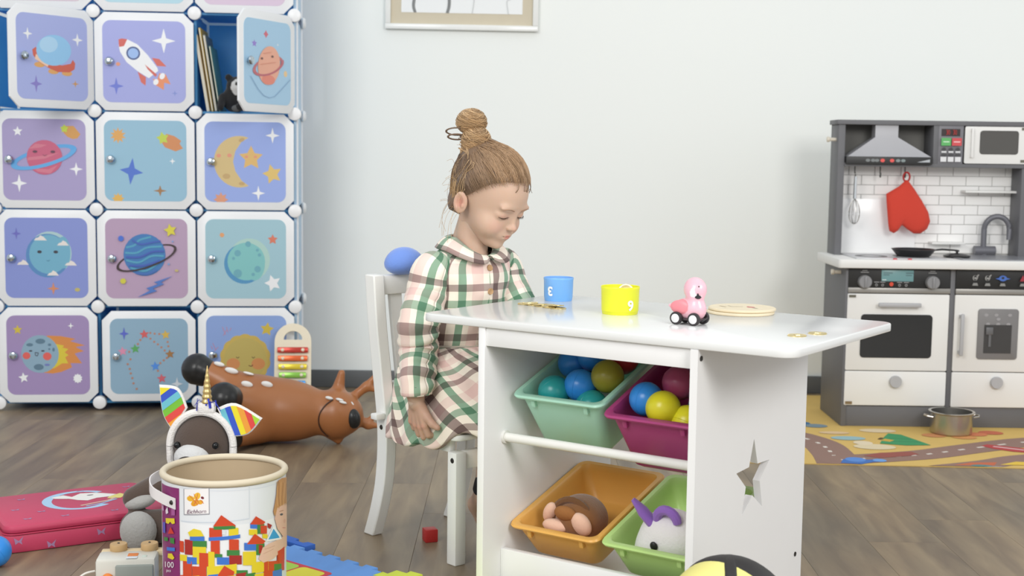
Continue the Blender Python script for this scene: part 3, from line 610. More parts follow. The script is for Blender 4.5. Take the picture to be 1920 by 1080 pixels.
def pcol(V):
    c = np.tile(np.array(lin((30, 30, 32)), np.float32), (len(V), 1)); wv = (np.linalg.norm((V-np.array([.02, -.012, .085]))/np.array([.03, .03, .03]), axis=1) < 1); c[wv] = lin((222, 222, 220))
    ey = np.linalg.norm((V-np.array([.012, -.02, .096])), axis=1) < .008; c[ey] = lin((25, 25, 25)); return c
mb_ = f.mb(pcol); zmin = min(v[2] for v in mb_.v); mb_.v = [(x, y, z-zmin) for x, y, z in mb_.v]
mb_.build('body', vcol_mat('plush_vcol', .9, bump=.5, bscale=300, sheen=.3), pd, 80)
MB().ell((.012, -.036, .012), (.018, .010, .012)).build('paw_pad', mat('grey_felt', (96, 98, 98), .9), pd)
# ================================================================== play kitchen
KX, KY = 1.104, 4.43
KT = thing('play_kitchen', 'grey and white wooden play kitchen against the wall', 'toy kitchen', (KX, KY, .003))
KW = mat('kitchen_white', (230, 229, 226), .4, var=.01); KB = mat('kitchen_black_panel', (42, 42, 42), .4); KD = mat('kitchen_dark_glass', (52, 53, 54), .15); KS = mat('kitchen_silver', (158, 155, 150), .35, .4)
KWD = .70
for x0, x1 in ((0, .018), (KWD-.018, KWD)): MB().b2(x0, x1, 0, .30, 0, .532, .0015).build('side_panel', DGREY, KT)
MB().b2(.347, .363, 0, .29, .06, .532, .001).build('divider', DGREY, KT)
MB().b2(.018, KWD-.018, .004, .02, 0, .068, .001).build('plinth', DGREY, KT)
MB().b2(.018, KWD-.018, .02, .29, .052, .066).build('bottom_board', DGREY, KT)
MB().b2(.018, KWD-.018, .285, .292, .0, .532).build('back_panel', DGREY, KT)
MB().prism(rrect(-.032, KWD+.03, -.03, .30, .012, 3), .532, .561, bev=.003).build('counter', KW, KT)
def panel(name, x0, x1, z0, z1, m, y0=-.004, y1=.010, r=.004): return upright(MB(), rrect(x0, x1, z0, z1, r, 3), y0, y1, bev=.0012).build(name, m, KT)
# control strips
for x0, x1, nm in ((.008, .346, 'oven_control_panel'), (.364, KWD-.006, 'fridge_control_panel')):
    cpn = panel(nm, x0, x1, .466, .530, KB, -.002); MB().b2(x0, x1, -.006, .004, .449, .466, .001).build('trim_strip', KS, cpn)
    if x0 < .1:
        for kx in (.061, .285):
            kb = MB().lathe([(.0, -.022), (.019, -.022), (.0215, -.019), (.0225, -.002)], 24, (kx, 0, .486), rotm(-PI/2), caps=False); kb.b2(kx-.004, kx+.004, -.026, -.018, .468, .504, .002)
            kb.build('dial', mat('dial_grey', (138, 138, 140), .4), cpn)
        MB().b2(.117, .223, -.0035, -.0015, .488, .526, .001).build('display', mat('lcd_teal', (118, 160, 164), .3), cpn)
        A = Art((0, 0, 1, 1), False); g = (150, 150, 150)
        A.line([(.34, .68), (.40, .68)], .05, (90, 120, 125)).line([(.34, .78), (.43, .78)], .05, (90, 120, 125)).line([(.56, .66), (.62, .66)], .05, (90, 120, 125)).line([(.56, .78), (.63, .78)], .06, (90, 120, 125)).line([(.33, .42), (.37, .42)], .04, (220, 230, 230))
        for kx in (.157, .82): A.line([(kx-.04, .80), (kx+.04, .80)], .04, g).line([(kx-.025, .89), (kx+.025, .89)], .04, g)
        for kx in (.275, .335, .5, .565): A.line([(kx-.025, .30), (kx+.025, .30)], .04, g).ell(kx, .15, .013, .07, g).ell(kx, .15, .008, .04, (30, 30, 30))
        A.ell(.42, .2, .02, .11, (212, 74, 50))
        A.build('panel_print', cpn, lambda u, v, o: (.008+u*.338, -.0036-o, .466+v*.064), off=.00012)
    else:
        A = Art((0, 0, 1, 1), False); g = (160, 160, 158)
        for kx, c in ((.19, g), (.31, g), (.46, (72, 110, 190)), (.66, (160, 50, 62)), (.80, g), (.92, g)):
            sw = .035
            if c[2] == 190: A.ell(kx, .58, .04, .15, c).poly([(kx-.075, .56), (kx, .46), (kx+.075, .56), (kx, .66)], c).ell(kx, .6, .014, .06, (40, 40, 40))
            elif c[0] == 160 and c[1] == 50: A.poly([(kx-.03, .44), (kx+.03, .44), (kx+.014, .62), (kx, .76), (kx-.014, .62)], c)
            else: A.ring(kx, .58, sw*.75, .14, .012, c).line([(kx+.02, .66), (kx+.03, .76)], .014, c).ell(kx, .57, .013, .05, c)
            A.poly([(kx-.03, .18), (kx+.03, .18), (kx+.02, .32), (kx-.02, .32)], (140, 140, 138))
        A.build('panel_print', cpn, lambda u, v, o: (.364+u*.33, -.0022-o, .466+v*.064), off=.00012)
od = panel('oven_door', .008, .345, .190, .446, KW)
upright(MB(), rrect(.054, .291, .233, .378, .012, 4), -.0062, -.0035).build('window', KD, od)
hb = MB(); hb.b2(.104, .246, -.032, -.022, .404, .419, .004); hb.b2(.112, .122, -.024, -.003, .407, .416); hb.b2(.228, .238, -.024, -.003, .407, .416); hb.build('handle', LGREY, od)
MB().b2(.012, .034, -.0075, -.0035, .434, .442).build('hinge', mat('hinge_brass', (120, 116, 104), .35, .7), od)
dr = panel('drawer', .008, .345, .072, .187, KW); MB().lathe([(0, -.018), (.019, -.018), (.0205, -.014), (.019, -.003)], 22, (.175, -.002, .154), rotm(-PI/2), caps=False).build('knob', LGREY, dr)
MB().b2(.012, .034, -.0075, -.0035, .076, .085).build('hinge', mat('hinge_bronze', (150, 130, 100), .35, .7), dr)
fd = panel('fridge_door', .364, KWD-.008, .190, .446, KW)
hb = MB(); hb.b2(.377, .390, -.032, -.022, .245, .385, .004); hb.b2(.379, .388, -.024, -.003, .25, .26); hb.b2(.379, .388, -.024, -.003, .37, .38); hb.build('handle', LGREY, fd)
upright(MB(), rrect(.441, .576, .232, .401, .010, 4), -.0075, -.0035, bev=.0015).build('water_dispenser', mat('dispenser_grey', (124, 122, 122), .4), fd)
MB().b2(.463, .554, -.0085, -.0072, .253, .348).build('dispenser_recess', mat('dispenser_dark', (66, 65, 65), .4), fd)
MB().b2(.468, .492, -.013, -.0084, .315, .34, .002).b2(.478, .486, -.011, -.0084, .275, .315).build('dispenser_lever', mat('dispenser_lever_grey', (104, 104, 106), .4), fd)
A = Art((0, 0, 1, 1), False)
for x, y in ((.2, .88), (.45, .88), (.78, .88), (.25, .7), (.5, .7), (.75, .7), (.5, .8)): A.ell(x, y, .05, .03, (156, 154, 156))
A.build('dispenser_print', fd, lambda u, v, o: (.441+u*.135, -.0077-o, .232+v*.169), off=.0001)
dr = panel('drawer', .364, KWD-.008, .070, .187, KW); MB().lathe([(0, -.018), (.019, -.018), (.0205, -.014), (.019, -.003)], 22, (.511, -.002, .155), rotm(-PI/2), caps=False).build('knob', LGREY, dr)
for z in (.511, .955): MB().lathe([(.006, 0), (.006, .022), (.009, .024), (.009, .032), (0, .034)], 14, (0.0 if z < .6 else .002, .07 if z < .6 else .21, z), rotm(0, -PI/2)).build('side_peg', mat('peg_wood', (222, 214, 198), .5), KT)
# hob and sink
hob = MB().prism(rrect(.03, .335, .0, .22, .01, 3), .561, .5645, bev=.001).build('hob', mat('hob_silver', (196, 196, 198), .3, .2), KT)
for x, y in ((.105, .09), (.24, .12)): MB().lathe([(.034, 0), (.036, .001), (.052, .001), (.054, 0)], 28, (x, y, .5645), caps=False).build('burner', mat('burner_dark', (70, 70, 72), .4), hob)
for x in (.157, .206): MB().lathe([(.0, .004), (.006, .004), (.007, 0)], 12, (x, -.012, .561), caps=False).build('burner_light', mat('light_red_plastic', (205, 70, 80), .3), hob)
SK = mat('sink_grey', (142, 143, 148), .35, .3)
sk = MB(); pr = [rrect(.38, .66, .0, .21, .02, 4), rrect(.395, .645, .015, .195, .02, 4), rrect(.41, .63, .03, .18, .02, 4)]; n = len(pr[0])
vs = [(x, y, .561) for x, y in pr[0]]+[(x, y, .5645) for x, y in pr[0]]+[(x, y, .5645) for x, y in pr[1]]+[(x, y, .5622) for x, y in pr[2]]; fs = []
for k in range(3):
    for i in range(n): j = (i+1) % n; fs.append((k*n+i, k*n+j, (k+1)*n+j, (k+1)*n+i))
fs.append([3*n+i for i in range(n)]); sk.add(vs, fs).build('sink', SK, KT)
fa = MB().cyl((.50, .235, .578), (.572, .235, .578), .0165, n=18).cyl((.535, .235, .561), (.535, .235, .575), .012, n=14)
fa.tube([(.532, .235, .585), (.532, .235, .65)]+[(.572-.04*math.cos(t), .235-.02*math.sin(t/2), .655+.043*math.sin(t)) for t in np.linspace(0, PI, 12)]+[(.612, .212, .618)], .0095, 12)
fa.build('faucet', mat('faucet_grey', (112, 112, 118), .35, .2), KT)
# backsplash of separate white bricks
bs = MB().b2(.022, KWD-.018, .272, .284, .561, .872).build('backsplash', mat('grout_grey', (186, 185, 183), .8), KT)
TILE = mat('backsplash_tile', (246, 245, 243), .3, var=.015)
tm = {}
for r in range(9):
    z = .566+r*.0336; x = .018-(0 if r % 2 else .0455)
    while x < KWD-.02:
        x0, x1 = max(x+.0012, .0225), min(x+.0898, KWD-.0185)
        if x1-x0 > .01:
            k = round(x1-x0, 3)
            if k not in tm: tm[k] = MB().b2(-k/2, k/2, -.003, 0, 0, .0316, .0008, 1).mesh('brick'); tm[k].materials.append(TILE)
            link('brick', tm[k], bs, ((x0+x1)/2, .272, z))
        x += .091
MB().b2(.038, .300, .258, .2685, .562, .752, .001).build('splash_board', mat('gloss_white_board', (250, 251, 251), .2), KT)
MB().b2(.455, .655, .215, .269, .778, .786, .002).build('wall_shelf', KW, KT)
MB().b2(.350, .466, .225, .269, .598, .606, .002).build('wall_shelf', KW, KT)
# upper cabinet
MB().b2(-.030, -.008, .05, .284, .561, 1.003, .001).build('upright', DGREY, KT); MB().b2(.582, .622, .05, .284, .561, .866, .001).build('upright', DGREY, KT)
MB().b2(-.036, KWD+.01, .035, .29, 1.003, 1.018, .001).build('top_board', DGREY, KT)
MB().b2(-.008, KWD-.016, .04, .284, .865, .877, .001).build('cabinet_floor', DGREY, KT)
MB().b2(-.008, KWD-.016, .272, .284, .877, 1.003).build('cabinet_back', mat('cabinet_back_grey', (112, 111, 107), .6), KT)
MB().b2(.283, .300, .04, .272, .877, 1.003, .001).build('divider', DGREY, KT)
UC = mat('panel_mauve_grey', (120, 119, 124), .45)
mp_ = MB().b2(.300, .382, .042, .056, .877, 1.003, .001).build('microwave_panel', UC, KT)
A = Art((0, 0, 1, 1), False)
A.poly([(.1, .73), (.86, .73), (.86, .94), (.1, .94)], (44, 34, 34))
for x, s_ in ((.36, '30'), (.62, '30')): A.text(s_, x, .835, .2, (190, 46, 42), squash=.9)
A.poly([(.08, .46), (.47, .46), (.47, .68), (.08, .68)], (92, 176, 98)).poly([(.51, .46), (.9, .46), (.9, .68), (.51, .68)], (206, 76, 80)).line([(.16, .57), (.4, .57)], .03, (200, 230, 200)).line([(.58, .57), (.84, .57)], .03, (240, 200, 200))
for i in range(3): A.ell(.2+i*.28, .36, .08, .05, (60, 60, 62)).line([(.1+i*.28, .28), (.3+i*.28, .28)], .05, (214, 214, 216)).line([(.1+i*.28, .2), (.32+i*.28, .2)], .05, (64, 64, 66)).poly([(.07+i*.29, -.0), (.31+i*.29, .0), (.31+i*.29, .14), (.07+i*.29, .14)], (222, 222, 224))
A.build('panel_print', mp_, lambda u, v, o: (.300+u*.082, .0418-o, .884+v*.115), off=.00015)
md = upright(MB(), rrect(.386, KWD-.018, .879, 1.001, .005, 3), .034, .048, bev=.0012).build('microwave_door', KW, KT)
upright(MB(), rrect(.435, .563, .910, .988, .010, 4), .0318, .0342).build('window', mat('microwave_glass', (88, 86, 83), .2), md)
hb = MB(); hb.b2(.404, .412, .008, .018, .898, .996, .003); hb.b2(.404, .412, .016, .035, .90, .908); hb.b2(.404, .412, .016, .035, .986, .994); hb.build('handle', KW, md)
for z in (.884, .99): MB().b2(.572, .586, .0315, .0345, z, z+.009).build('hinge', mat('hinge_brass', (120, 116, 104), .35, .7), md)
# range hood
HOODM = mat('hood_silver', (168, 168, 172), .4, .15)
hd = MB(); lo_ = [(-.002, .015), (.276, .015), (.276, .20), (-.002, .20)]; up_ = [(.092, .06), (.168, .06), (.168, .16), (.092, .16)]
hd.add([(x, y, .897) for x, y in lo_]+[(x, y, .962) for x, y in up_]+[(x, y, 1.003) for x, y in up_], [(0, 1, 5, 4), (1, 2, 6, 5), (2, 3, 7, 6), (3, 0, 4, 7), (4, 5, 9, 8), (5, 6, 10, 9), (6, 7, 11, 10), (7, 4, 8, 11)])
hd.build('hood', HOODM, KT)
hs_ = MB().b2(-.006, .278, .008, .20, .873, .898, .002).build('hood_base', KB, KT)
A = Art((0, 0, 1, 1), False)
for x in (.25, .31, .355): A.ell(x, .5, .026, .24, (120, 124, 124))
for x in (.42, .53): A.ell(x, .5, .026, .28, (226, 84, 78))
for x in (.60, .66): A.ell(x, .5, .026, .24, (128, 140, 140))
A.poly([(.82, .28), (.97, .28), (.97, .75)], (180, 184, 188)); A.build('hood_print', hs_, lambda u, v, o: (-.006+u*.284, .0078-o, .875+v*.021), off=.0001)
HK = mat('hook_metal', (88, 86, 84), .4, .6)
for x in (.039, .124, .207):
    MB().tube([(x, .15, .866), (x, .15, .842)]+[(x, .15-.008*(1-math.cos(t)), .838-.008*math.sin(t)) for t in np.linspace(0, PI, 7)]+[(x, .134, .845)], .0022, 8).build('hook', HK, KT)
def set_back(o):                                       # the upper unit is shallower and stands at the rear of the counter
    if o.data and not o.data.get('moved'):
        o.data['moved'] = 1
        for v in o.data.vertices:
            x, y, z = v.co; v.co = (1.029*x+.032, .17+(y-.04)*.46, z if z < .7 else .887+(z-.887)*1.029)
    for c in o.children: set_back(c)
for o in list(KT.children):
    n = o.name.split('.')[0]
    if n in ('upright', 'top_board', 'cabinet_floor', 'cabinet_back', 'microwave_panel', 'microwave_door', 'hood', 'hood_base', 'hook') or (n == 'divider' and max(v.co.z for v in o.data.vertices) > .9): set_back(o)
# ---- utensils on the kitchen
K = lambda x, y, z: (KX+x, KY+y, z+.003)
MT = thing('oven_mitt', 'red quilted oven mitt hanging from a kitchen hook', 'oven mitt', K(.245, .206, .820)); RED = mat('mitt_red_cloth', (206, 62, 44), .8, bump=.3, bscale=120, sheen=.2)
out = [(.0, .0), (-.022, -.022), (-.066, -.049), (-.062, -.09), (-.055, -.15), (-.05, -.176), (-.034, -.184), (-.022, -.176), (-.012, -.158), (-.004, -.157), (.012, -.17), (.034, -.184), (.058, -.184), (.080, -.168), (.090, -.142), (.082, -.11), (.058, -.07), (.03, -.03), (.008, -.002)]
cx, cz = sum(p[0] for p in out)/len(out), sum(p[1] for p in out)/len(out); mb = MB(); n = len(out); vs = []; fs = []
pr = [(1, 0), (.97, .008), (.75, .013), (.3, .015)]
for sgn in (-1, 1):
    for k, y in pr: vs += [(cx+(x-cx)*k, sgn*y*.7, cz+(z-cz)*k) for x, z in out]
    vs.append((cx, sgn*.0105, cz))
st_ = n*4+1
for q in (0, 1):
    for r in range(3):
        for i in range(n): j = (i+1) % n; fc = (q*st_+r*n+i, q*st_+r*n+j, q*st_+(r+1)*n+j, q*st_+(r+1)*n+i); fs.append(fc if q == 0 else fc[::-1])
    for i in range(n): fc = (q*st_+3*n+i, q*st_+3*n+(i+1) % n, q*st_+4*n); fs.append(fc if q == 0 else fc[::-1])
mb.add(vs, fs).build('mitt_body', RED, MT, 60)
MB().tube([(.002+.011*math.sin(t), 0, .010-.016*math.cos(t)) for t in np.linspace(0, 2*PI, 17)[:-1]], .0032, 8, True, up=(0, 1, 0)).build('hanging_loop', mat('mitt_loop', (176, 48, 48), .8), MT)
WK = thing('whisk', 'small metal balloon whisk hanging from a kitchen hook', 'whisk', K(.072, .206, .838))
MB().cyl((0, 0, -.085), (0, 0, -.008), .0065, .005, 14).build('handle', mat('whisk_handle', (225, 228, 230), .15, .8), WK)
MB().tube([(.005*math.sin(t), 0, -.004+.006*math.cos(t)) for t in np.linspace(0, 2*PI, 13)[:-1]], .0012, 6, True, up=(0, 1, 0)).build('ring', STEEL, WK)
for k in range(4):
    an = PI*k/4; MB().tube([(.019*math.sin(t)*math.cos(an)*(1 if t < PI*.9 else 1), .019*math.sin(t)*math.sin(an), -.085-.087*((1-math.cos(t))/2)**.8) for t in np.linspace(.1, PI, 10)]+[(-.019*math.sin(t)*math.cos(an), -.019*math.sin(t)*math.sin(an), -.085-.087*((1-math.cos(t))/2)**.8) for t in np.linspace(PI, .1, 10)[1:]], .0011, 6).build('wire', STEEL, WK)
PN = thing('frying_pan', 'small black frying pan on the play hob', 'frying pan', K(.250, .10, .5645))
MB().lathe([(0, .0), (.05, 0), (.056, .004), (.072, .024), (.074, .024), (.0735, .0255), (.0705, .0255), (.054, .0065), (0, .0045)], 32, caps=False).build('pan_body', mat('pan_black', (44, 44, 46), .35, .3), PN)
MB().tube([(.07, .0, .022), (.1, .01, .024), (.16, .03, .02)], [.005, .006, .005], 10, flat=.6).build('handle', BLACK, PN)
LD = thing('pan_lid', 'dark round lid lying right of the frying pan', 'pan lid', K(.402, .115, .5645))
MB().lathe([(.044, 0), (.045, .003), (.03, .009), (.008, .012)], 26).build('lid_disc', mat('pan_black', (44, 44, 46)), LD); MB().lathe([(.004, .011), (.004, .016), (.008, .018), (.007, .022), (0, .023)], 12).build('lid_knob', BLACK, LD)
# stainless pot on the rug
PT = thing('cooking_pot', 'small stainless steel pot with two handles on the rug', 'pot', (1.443, 4.335, .004))
MB().lathe([(0, 0), (.062, 0), (.066, .004), (.067, .066), (.0735, .070), (.0735, .0725), (.065, .0725), (.0645, .006), (0, .003)], 40, caps=False).build('pot_body', STEEL, PT)
for s in (-1, 1): MB().tube([(s*.066, -.018, .055), (s*.084, -.016, .058), (s*.090, 0, .059), (s*.084, .016, .058), (s*.066, .018, .055)], .0026, 8).build('handle', STEEL, PT)
# ---- road rug
RG = thing('road_rug', 'yellow printed play rug with roads under the toy kitchen', 'rug', (.70, 3.875, 0), -.035)
MB().prism(rrect(0, 1.5, 0, 1.15, .01, 2), .0002, .0028).build('rug_mat', mat('rug_yellow', (214, 180, 104), .85, var=.06, scale=14, bump=.3, bscale=500), RG)
A = Art((0, 0, 1.5, 1.15), False); RD = (146, 116, 104)
def road(pts, wd, dash=True):
    P = smoothpath([(x, y, 0) for x, y in pts], 8); A.line([(p.x, p.y) for p in P], wd, RD)
    for p in P: A.ell(p.x, p.y, wd/2, wd/2, RD, n=14)
    if dash:
        for i in range(1, len(P)-2, 3): A.line([(P[i].x, P[i].y), (P[i+1].x, P[i+1].y)], wd*.09, (226, 218, 208))
road([(.0, .47), (.16, .44), (.255, .30), (.272, .14), (.262, -.03)], .13); road([(.27, .05), (.42, .10), (.56, .155), (.72, .25), (.94, .37), (1.2, .45), (1.5, .48)], .115); road([(.50, -.06), (.70, .035), (.86, .13), (1.15, .2), (1.5, .24)], .09, False)
A.poly([(.452, .296), (.49, .40), (.516, .457), (.553, .44), (.575, .38), (.608, .287), (.53, .275)], (62, 148, 96)); A.line([(.48, .33), (.59, .33)], .006, (48, 120, 78)); A.line([(.5, .38), (.57, .37)], .006, (48, 120, 78))
A.poly([(.465, .34), (.485, .37), (.51, .35), (.49, .325)], (206, 166, 70)).line([(.465, .36), (.48, .385)], .012, (90, 70, 40))
A.ell(.368, .368, .055, .03, (150, 184, 188)).ell(.424, .245, .065, .04, (222, 206, 170)).ell(.491, .497, .06, .03, (226, 206, 170)).ell(.34, .45, .05, .02, (220, 190, 150)).ell(.40, .30, .03, .03, (226, 210, 180))
A.poly([(.272, .012), (.288, .06), (.33, .085), (.36, .06), (.40, .072), (.405, .04), (.37, .03), (.33, .0)], (66, 112, 182)).ell(.325, .06, .03, .03, (90, 140, 210)).ell(.395, .055, .02, .02, (110, 160, 220))
A.poly([(.36, .115), (.42, .16), (.52, .185), (.535, .15), (.50, .125), (.40, .085)], (152, 84, 74)).poly([(.765, .29), (.79, .315), (.90, .26), (.90, .20), (.84, .215), (.79, .25)], (182, 66, 66)).line([(.80, .285), (.88, .24)], .012, (220, 190, 190))
A.poly([(.60, .012), (.66, .05), (.74, .06), (.72, .02)], (196, 104, 70)).poly([(.74, .03), (.80, .075), (.86, .07), (.84, .03)], (226, 190, 70)).ell(.68, .012, .03, .014, (90, 130, 130)).ell(.72, -.008, .05, .012, (224, 220, 214))
for x, y, c in ((.66, .44, (206, 140, 90)), (.75, .42, (214, 150, 90)), (.86, .50, (200, 110, 80)), (.8, .47, (216, 130, 90)), (.3, .56, (120, 140, 150)), (.25, .6, (60, 110, 150)), (.22, .55, (150, 60, 60))): A.ell(x, y, .04, .03, c)
A.build('rug_print', RG, lambda u, v, o: (u*1.5, v*1.15, .0028+o), vcol_mat('rug_print', .85, bump=.3, bscale=500), off=.000005)
# ================================================================== the girl
def V3(*a): return np.array(a, float)
cd_ = V3(.667, -.745, 0); cn_ = V3(.745, .667, 0); CHO = V3(-.115, 3.042, 0)
def cl(x, y, z): return CHO+cd_*x+cn_*y+V3(0, 0, z)          # chair-local -> world
# ---- head (own frame: x = her right, y = forward, z = up, eyes at z 0)
HO = V3(-.0530, 3.0080, .7925); hp_, hy_ = math.radians(27), math.radians(52)
hF = V3(math.sin(hy_)*math.cos(hp_), -math.cos(hy_)*math.cos(hp_), -math.sin(hp_)); hR = V3(-math.cos(hy_), -math.sin(hy_), 0); hU = np.cross(hR, hF)
hr_ = math.radians(0); hR, hU = hR*math.cos(hr_)+hU*math.sin(hr_), hU*math.cos(hr_)-hR*math.sin(hr_)
HB = np.stack([hR, hF, hU], 1)
def hw_(P): return np.asarray(P, float) @ HB.T+HO
HAIRC, HAIRR = V3(0, -.010, .033), V3(.0745, .0950, .087)
f = Field((-.1, -.13, -.155), (.1, .115, .135), .002)
f.ell((0, -.012, .033), (.069, .087, .078), .01)
f.ell((0, .022, -.016), (.054, .058, .070), .02)
f.ell((0, .036, .032), (.050, .044, .046), .02)
f.ell((0, .048, -.072), (.024, .024, .020), .028)                                   # jaw, chin
f.ell((0, .0665, -.0790), (.010, .009, .008), .012)
for s in (-1, 1):
    f.ell((s*.033, .046, -.036), (.025, .029, .026), .018)                         # cheeks
    f.ell((s*.0295, .0875, .0005), (.0150, .010, .0095), .012, op='s')               # sockets
    f.ell((s*.0295, .0625, -.0020), (.0155, .0152, .0120), .005)                   # closed lids
    f.ell((s*.030, .0745, .0175), (.018, .006, .005), .014)                        # brow ridge
    f.ell((s*.0075, .0840, -.0285), (.0045, .0055, .0040), .005)                    # nose wings
    f.ell((s*.0040, .0885, -.0340), (.0018, .003, .0016), .002, op='s')
    em = rotm(.2, 0, s*.34)
    f.ell((s*.0705, -.019, -.018), (.0060, .0165, .0255), .005, em); f.ell((s*.0810, -.0195, -.015), (.0098, .0108, .0170), .0025, em, op='s'); f.ell((s*.0720, -.010, -.022), (.0035, .0035, .0050), .002, em)
f.cap((0, .0770, .004), (0, .0860, -.021), .0040, .0058, .012); f.ell((0, .0905, -.0260), (.0066, .0066, .0058), .006)
f.ell((0, .0745, -.0500), (.019, .008, .012), .014)
f.ell((0, .0818, -.0480), (.0115, .0034, .0026), .004); f.ell((0, .0808, -.0540), (.0095, .0038, .0030), .004); f.cap((-.0125, .0808, -.0512), (.0125, .0808, -.0512), .0012, k=.002, op='s'); f.cap((-.006, .0850, -.0508), (.006, .0850, -.0508), .0010, k=.002, op='s')
f.cap((0, .086, -.037), (0, .0855, -.043), .0014, k=.004, op='s')
f.cap((0, -.022, -.03), (0, -.006, -.145), .034, .037, .012)                          # neck
SKIN = lin((204, 172, 150))
def skincol(V):
    c = np.tile(np.array(SKIN, np.float32), (len(V), 1))
    def blend(cen, r, col, a, p=2):
        q = np.linalg.norm((V-np.array(cen))/np.array(r), axis=1); w = np.clip(1-q**p, 0, 1)[:, None]*a; c[:] = c*(1-w)+np.array(lin(col))*w
    for s in (-1, 1): blend((s*.035, .064, -.030), (.024, .03, .020), (214, 158, 142), .4); blend((s*.074, -.018, -.018), (.014, .02, .028), (216, 164, 144), .5); blend((s*.0735, -.018, -.017), (.008, .011, .014), (186, 118, 100), .7); blend((s*.0295, .076, -.004), (.018, .012, .009), (208, 160, 142), .5)
    blend((0, .094, -.026), (.011, .012, .010), (210, 156, 138), .4); blend((0, .0835, -.0482), (.0118, .008, .0030), (212, 134, 122), .8, 4); blend((0, .0830, -.0540), (.0098, .008, .0034), (214, 138, 126), .8, 4); blend((0, .083, -.0511), (.0128, .01, .0013), (164, 90, 82), .9, 4)
    return c
HEADV, _ = f.mesh()
headmb = f.mb(skincol)
def surf(x, z, pad=.0):
    m = (np.abs(HEADV[:, 0]-x) < .0026) & (np.abs(HEADV[:, 2]-z) < .0026) & (HEADV[:, 1] > .02); return HEADV[m][:, 1].max()+pad if m.any() else .07
# ---- body (world frame)
SN, SF = V3(-.176, 2.963, .645), V3(-.022, 3.098, .645); WR = V3(-.205, 2.884, .354)
f = Field((-.36, 2.62, .02), (.16, 3.22, .74), .005)
hipc = cl(-.02, 0, .355); chest = V3(-.106, 3.04, .60)
M_t = Matrix((cd_, cn_, (0, 0, 1))).transposed()
f.ell(hipc, (.075, .095, .075), .03, M_t).ell((hipc+chest)/2, (.066, .085, .11), .04, M_t).ell(chest, (.066, .092, .075), .04, M_t)
f.cap(SN+V3(0, 0, -.012), SF+V3(0, 0, -.012), .022, .022, .02).cap(V3(-.095, 3.032, .66), V3(-.090, 3.035, .73), .038, .037, .02)
ELN = V3(-.214, 2.930, .490); f.chain([SN+V3(0, 0, -.012), ELN, WR], [.024, .024, .019], .015)
ELF = V3(.03, 3.06, .49); WF = V3(.05, 2.95, .40); f.chain([SF+V3(0, 0, -.012), ELF, WF], [.024, .024, .019], .015); f.ell(WF+V3(.01, -.035, -.01), (.022, .03, .014), .01)
for s, kx, an, he, to in ((-1, .20, (.128, -.032, .135), (.100, -.032, .112), (.112, -.016, .060)), (1, .20, (.15, .06, .13), (.12, .06, .10), (.19, .055, .07))):
    K_ = cl(kx, s*.055, .315); f.chain([cl(-.02, s*.05, .345), K_, cl(*an)], [.055, .040, .026], .02)
    f.chain([cl(*an), cl(*he)], [.024, .019], .012); f.chain([cl(*he), cl(*to)], [.019, .017], .012)
bodymb = f.mb()
bodymb.col = np.tile(np.array(SKIN, np.float32), (len(bodymb.v), 1))
def hand_mb(W, D, T, N):
    f = Field(W-.09, W+.09, .0017); p = lambda d, t, n: W+D*d+T*t+N*n
    f.chain([p(-.045, 0, 0), p(-.02, 0, 0), p(.004, .001, 0)], [.0205, .0185, .0175], .01)
    mc = [(.050, .0225), (.054, .0075), (.052, -.0080), (.046, -.0225)]
    for (d, t), L_, r in zip(mc, (.024, .027, .025, .019), (.0077, .008, .0077, .0068)):
        f.cap(p(.006, t*.55, .0), p(d, t, 0), .0100, .0085, .005)
        f.chain([p(d, t, 0), p(d+L_*.85, t*1.08, .006), p(d+L_*1.0, t*1.04, .006+L_*.75), p(d+L_*.6, t*1.0, .008+L_*1.2)], [r, r*.97, r*.9, r*.8], .0012)
    f.chain([p(.012, .012, .004), p(.032, .030, .004), p(.044, .043, .006), p(.050, .054, .010)], [.0115, .0092, .0082, .0068], .004)
    m = f.mb(); V = np.array(m.v); c = np.tile(np.array(lin((196, 158, 136)), np.float32), (len(V), 1))
    for (d, t) in mc:
        q = np.linalg.norm(V-p(d+.002, t, -.009), axis=1); w = np.clip(1-q/.011, 0, 1)[:, None]*.5; c = c*(1-w)+np.array(lin((214, 146, 126)))*w
    m.col = c; return m
handmb = hand_mb(WR, V3(.10, -.02, -.995), cd_, cn_)
person = MB(); cc = []
for m_, tr in ((headmb, True), (bodymb, False), (handmb, False)):
    P = hw_(m_.v) if tr else np.array(m_.v); person.add([tuple(p) for p in P], m_.f); cc.append(m_.col)
person.col = np.concatenate(cc)
GIRL = person.build('person', vcol_mat('skin', .48, sss=.25, spec=.35), None, 180)
tag(GIRL, 'small girl in a plaid dress with topknot, seated, gripping the chair edge', 'person')
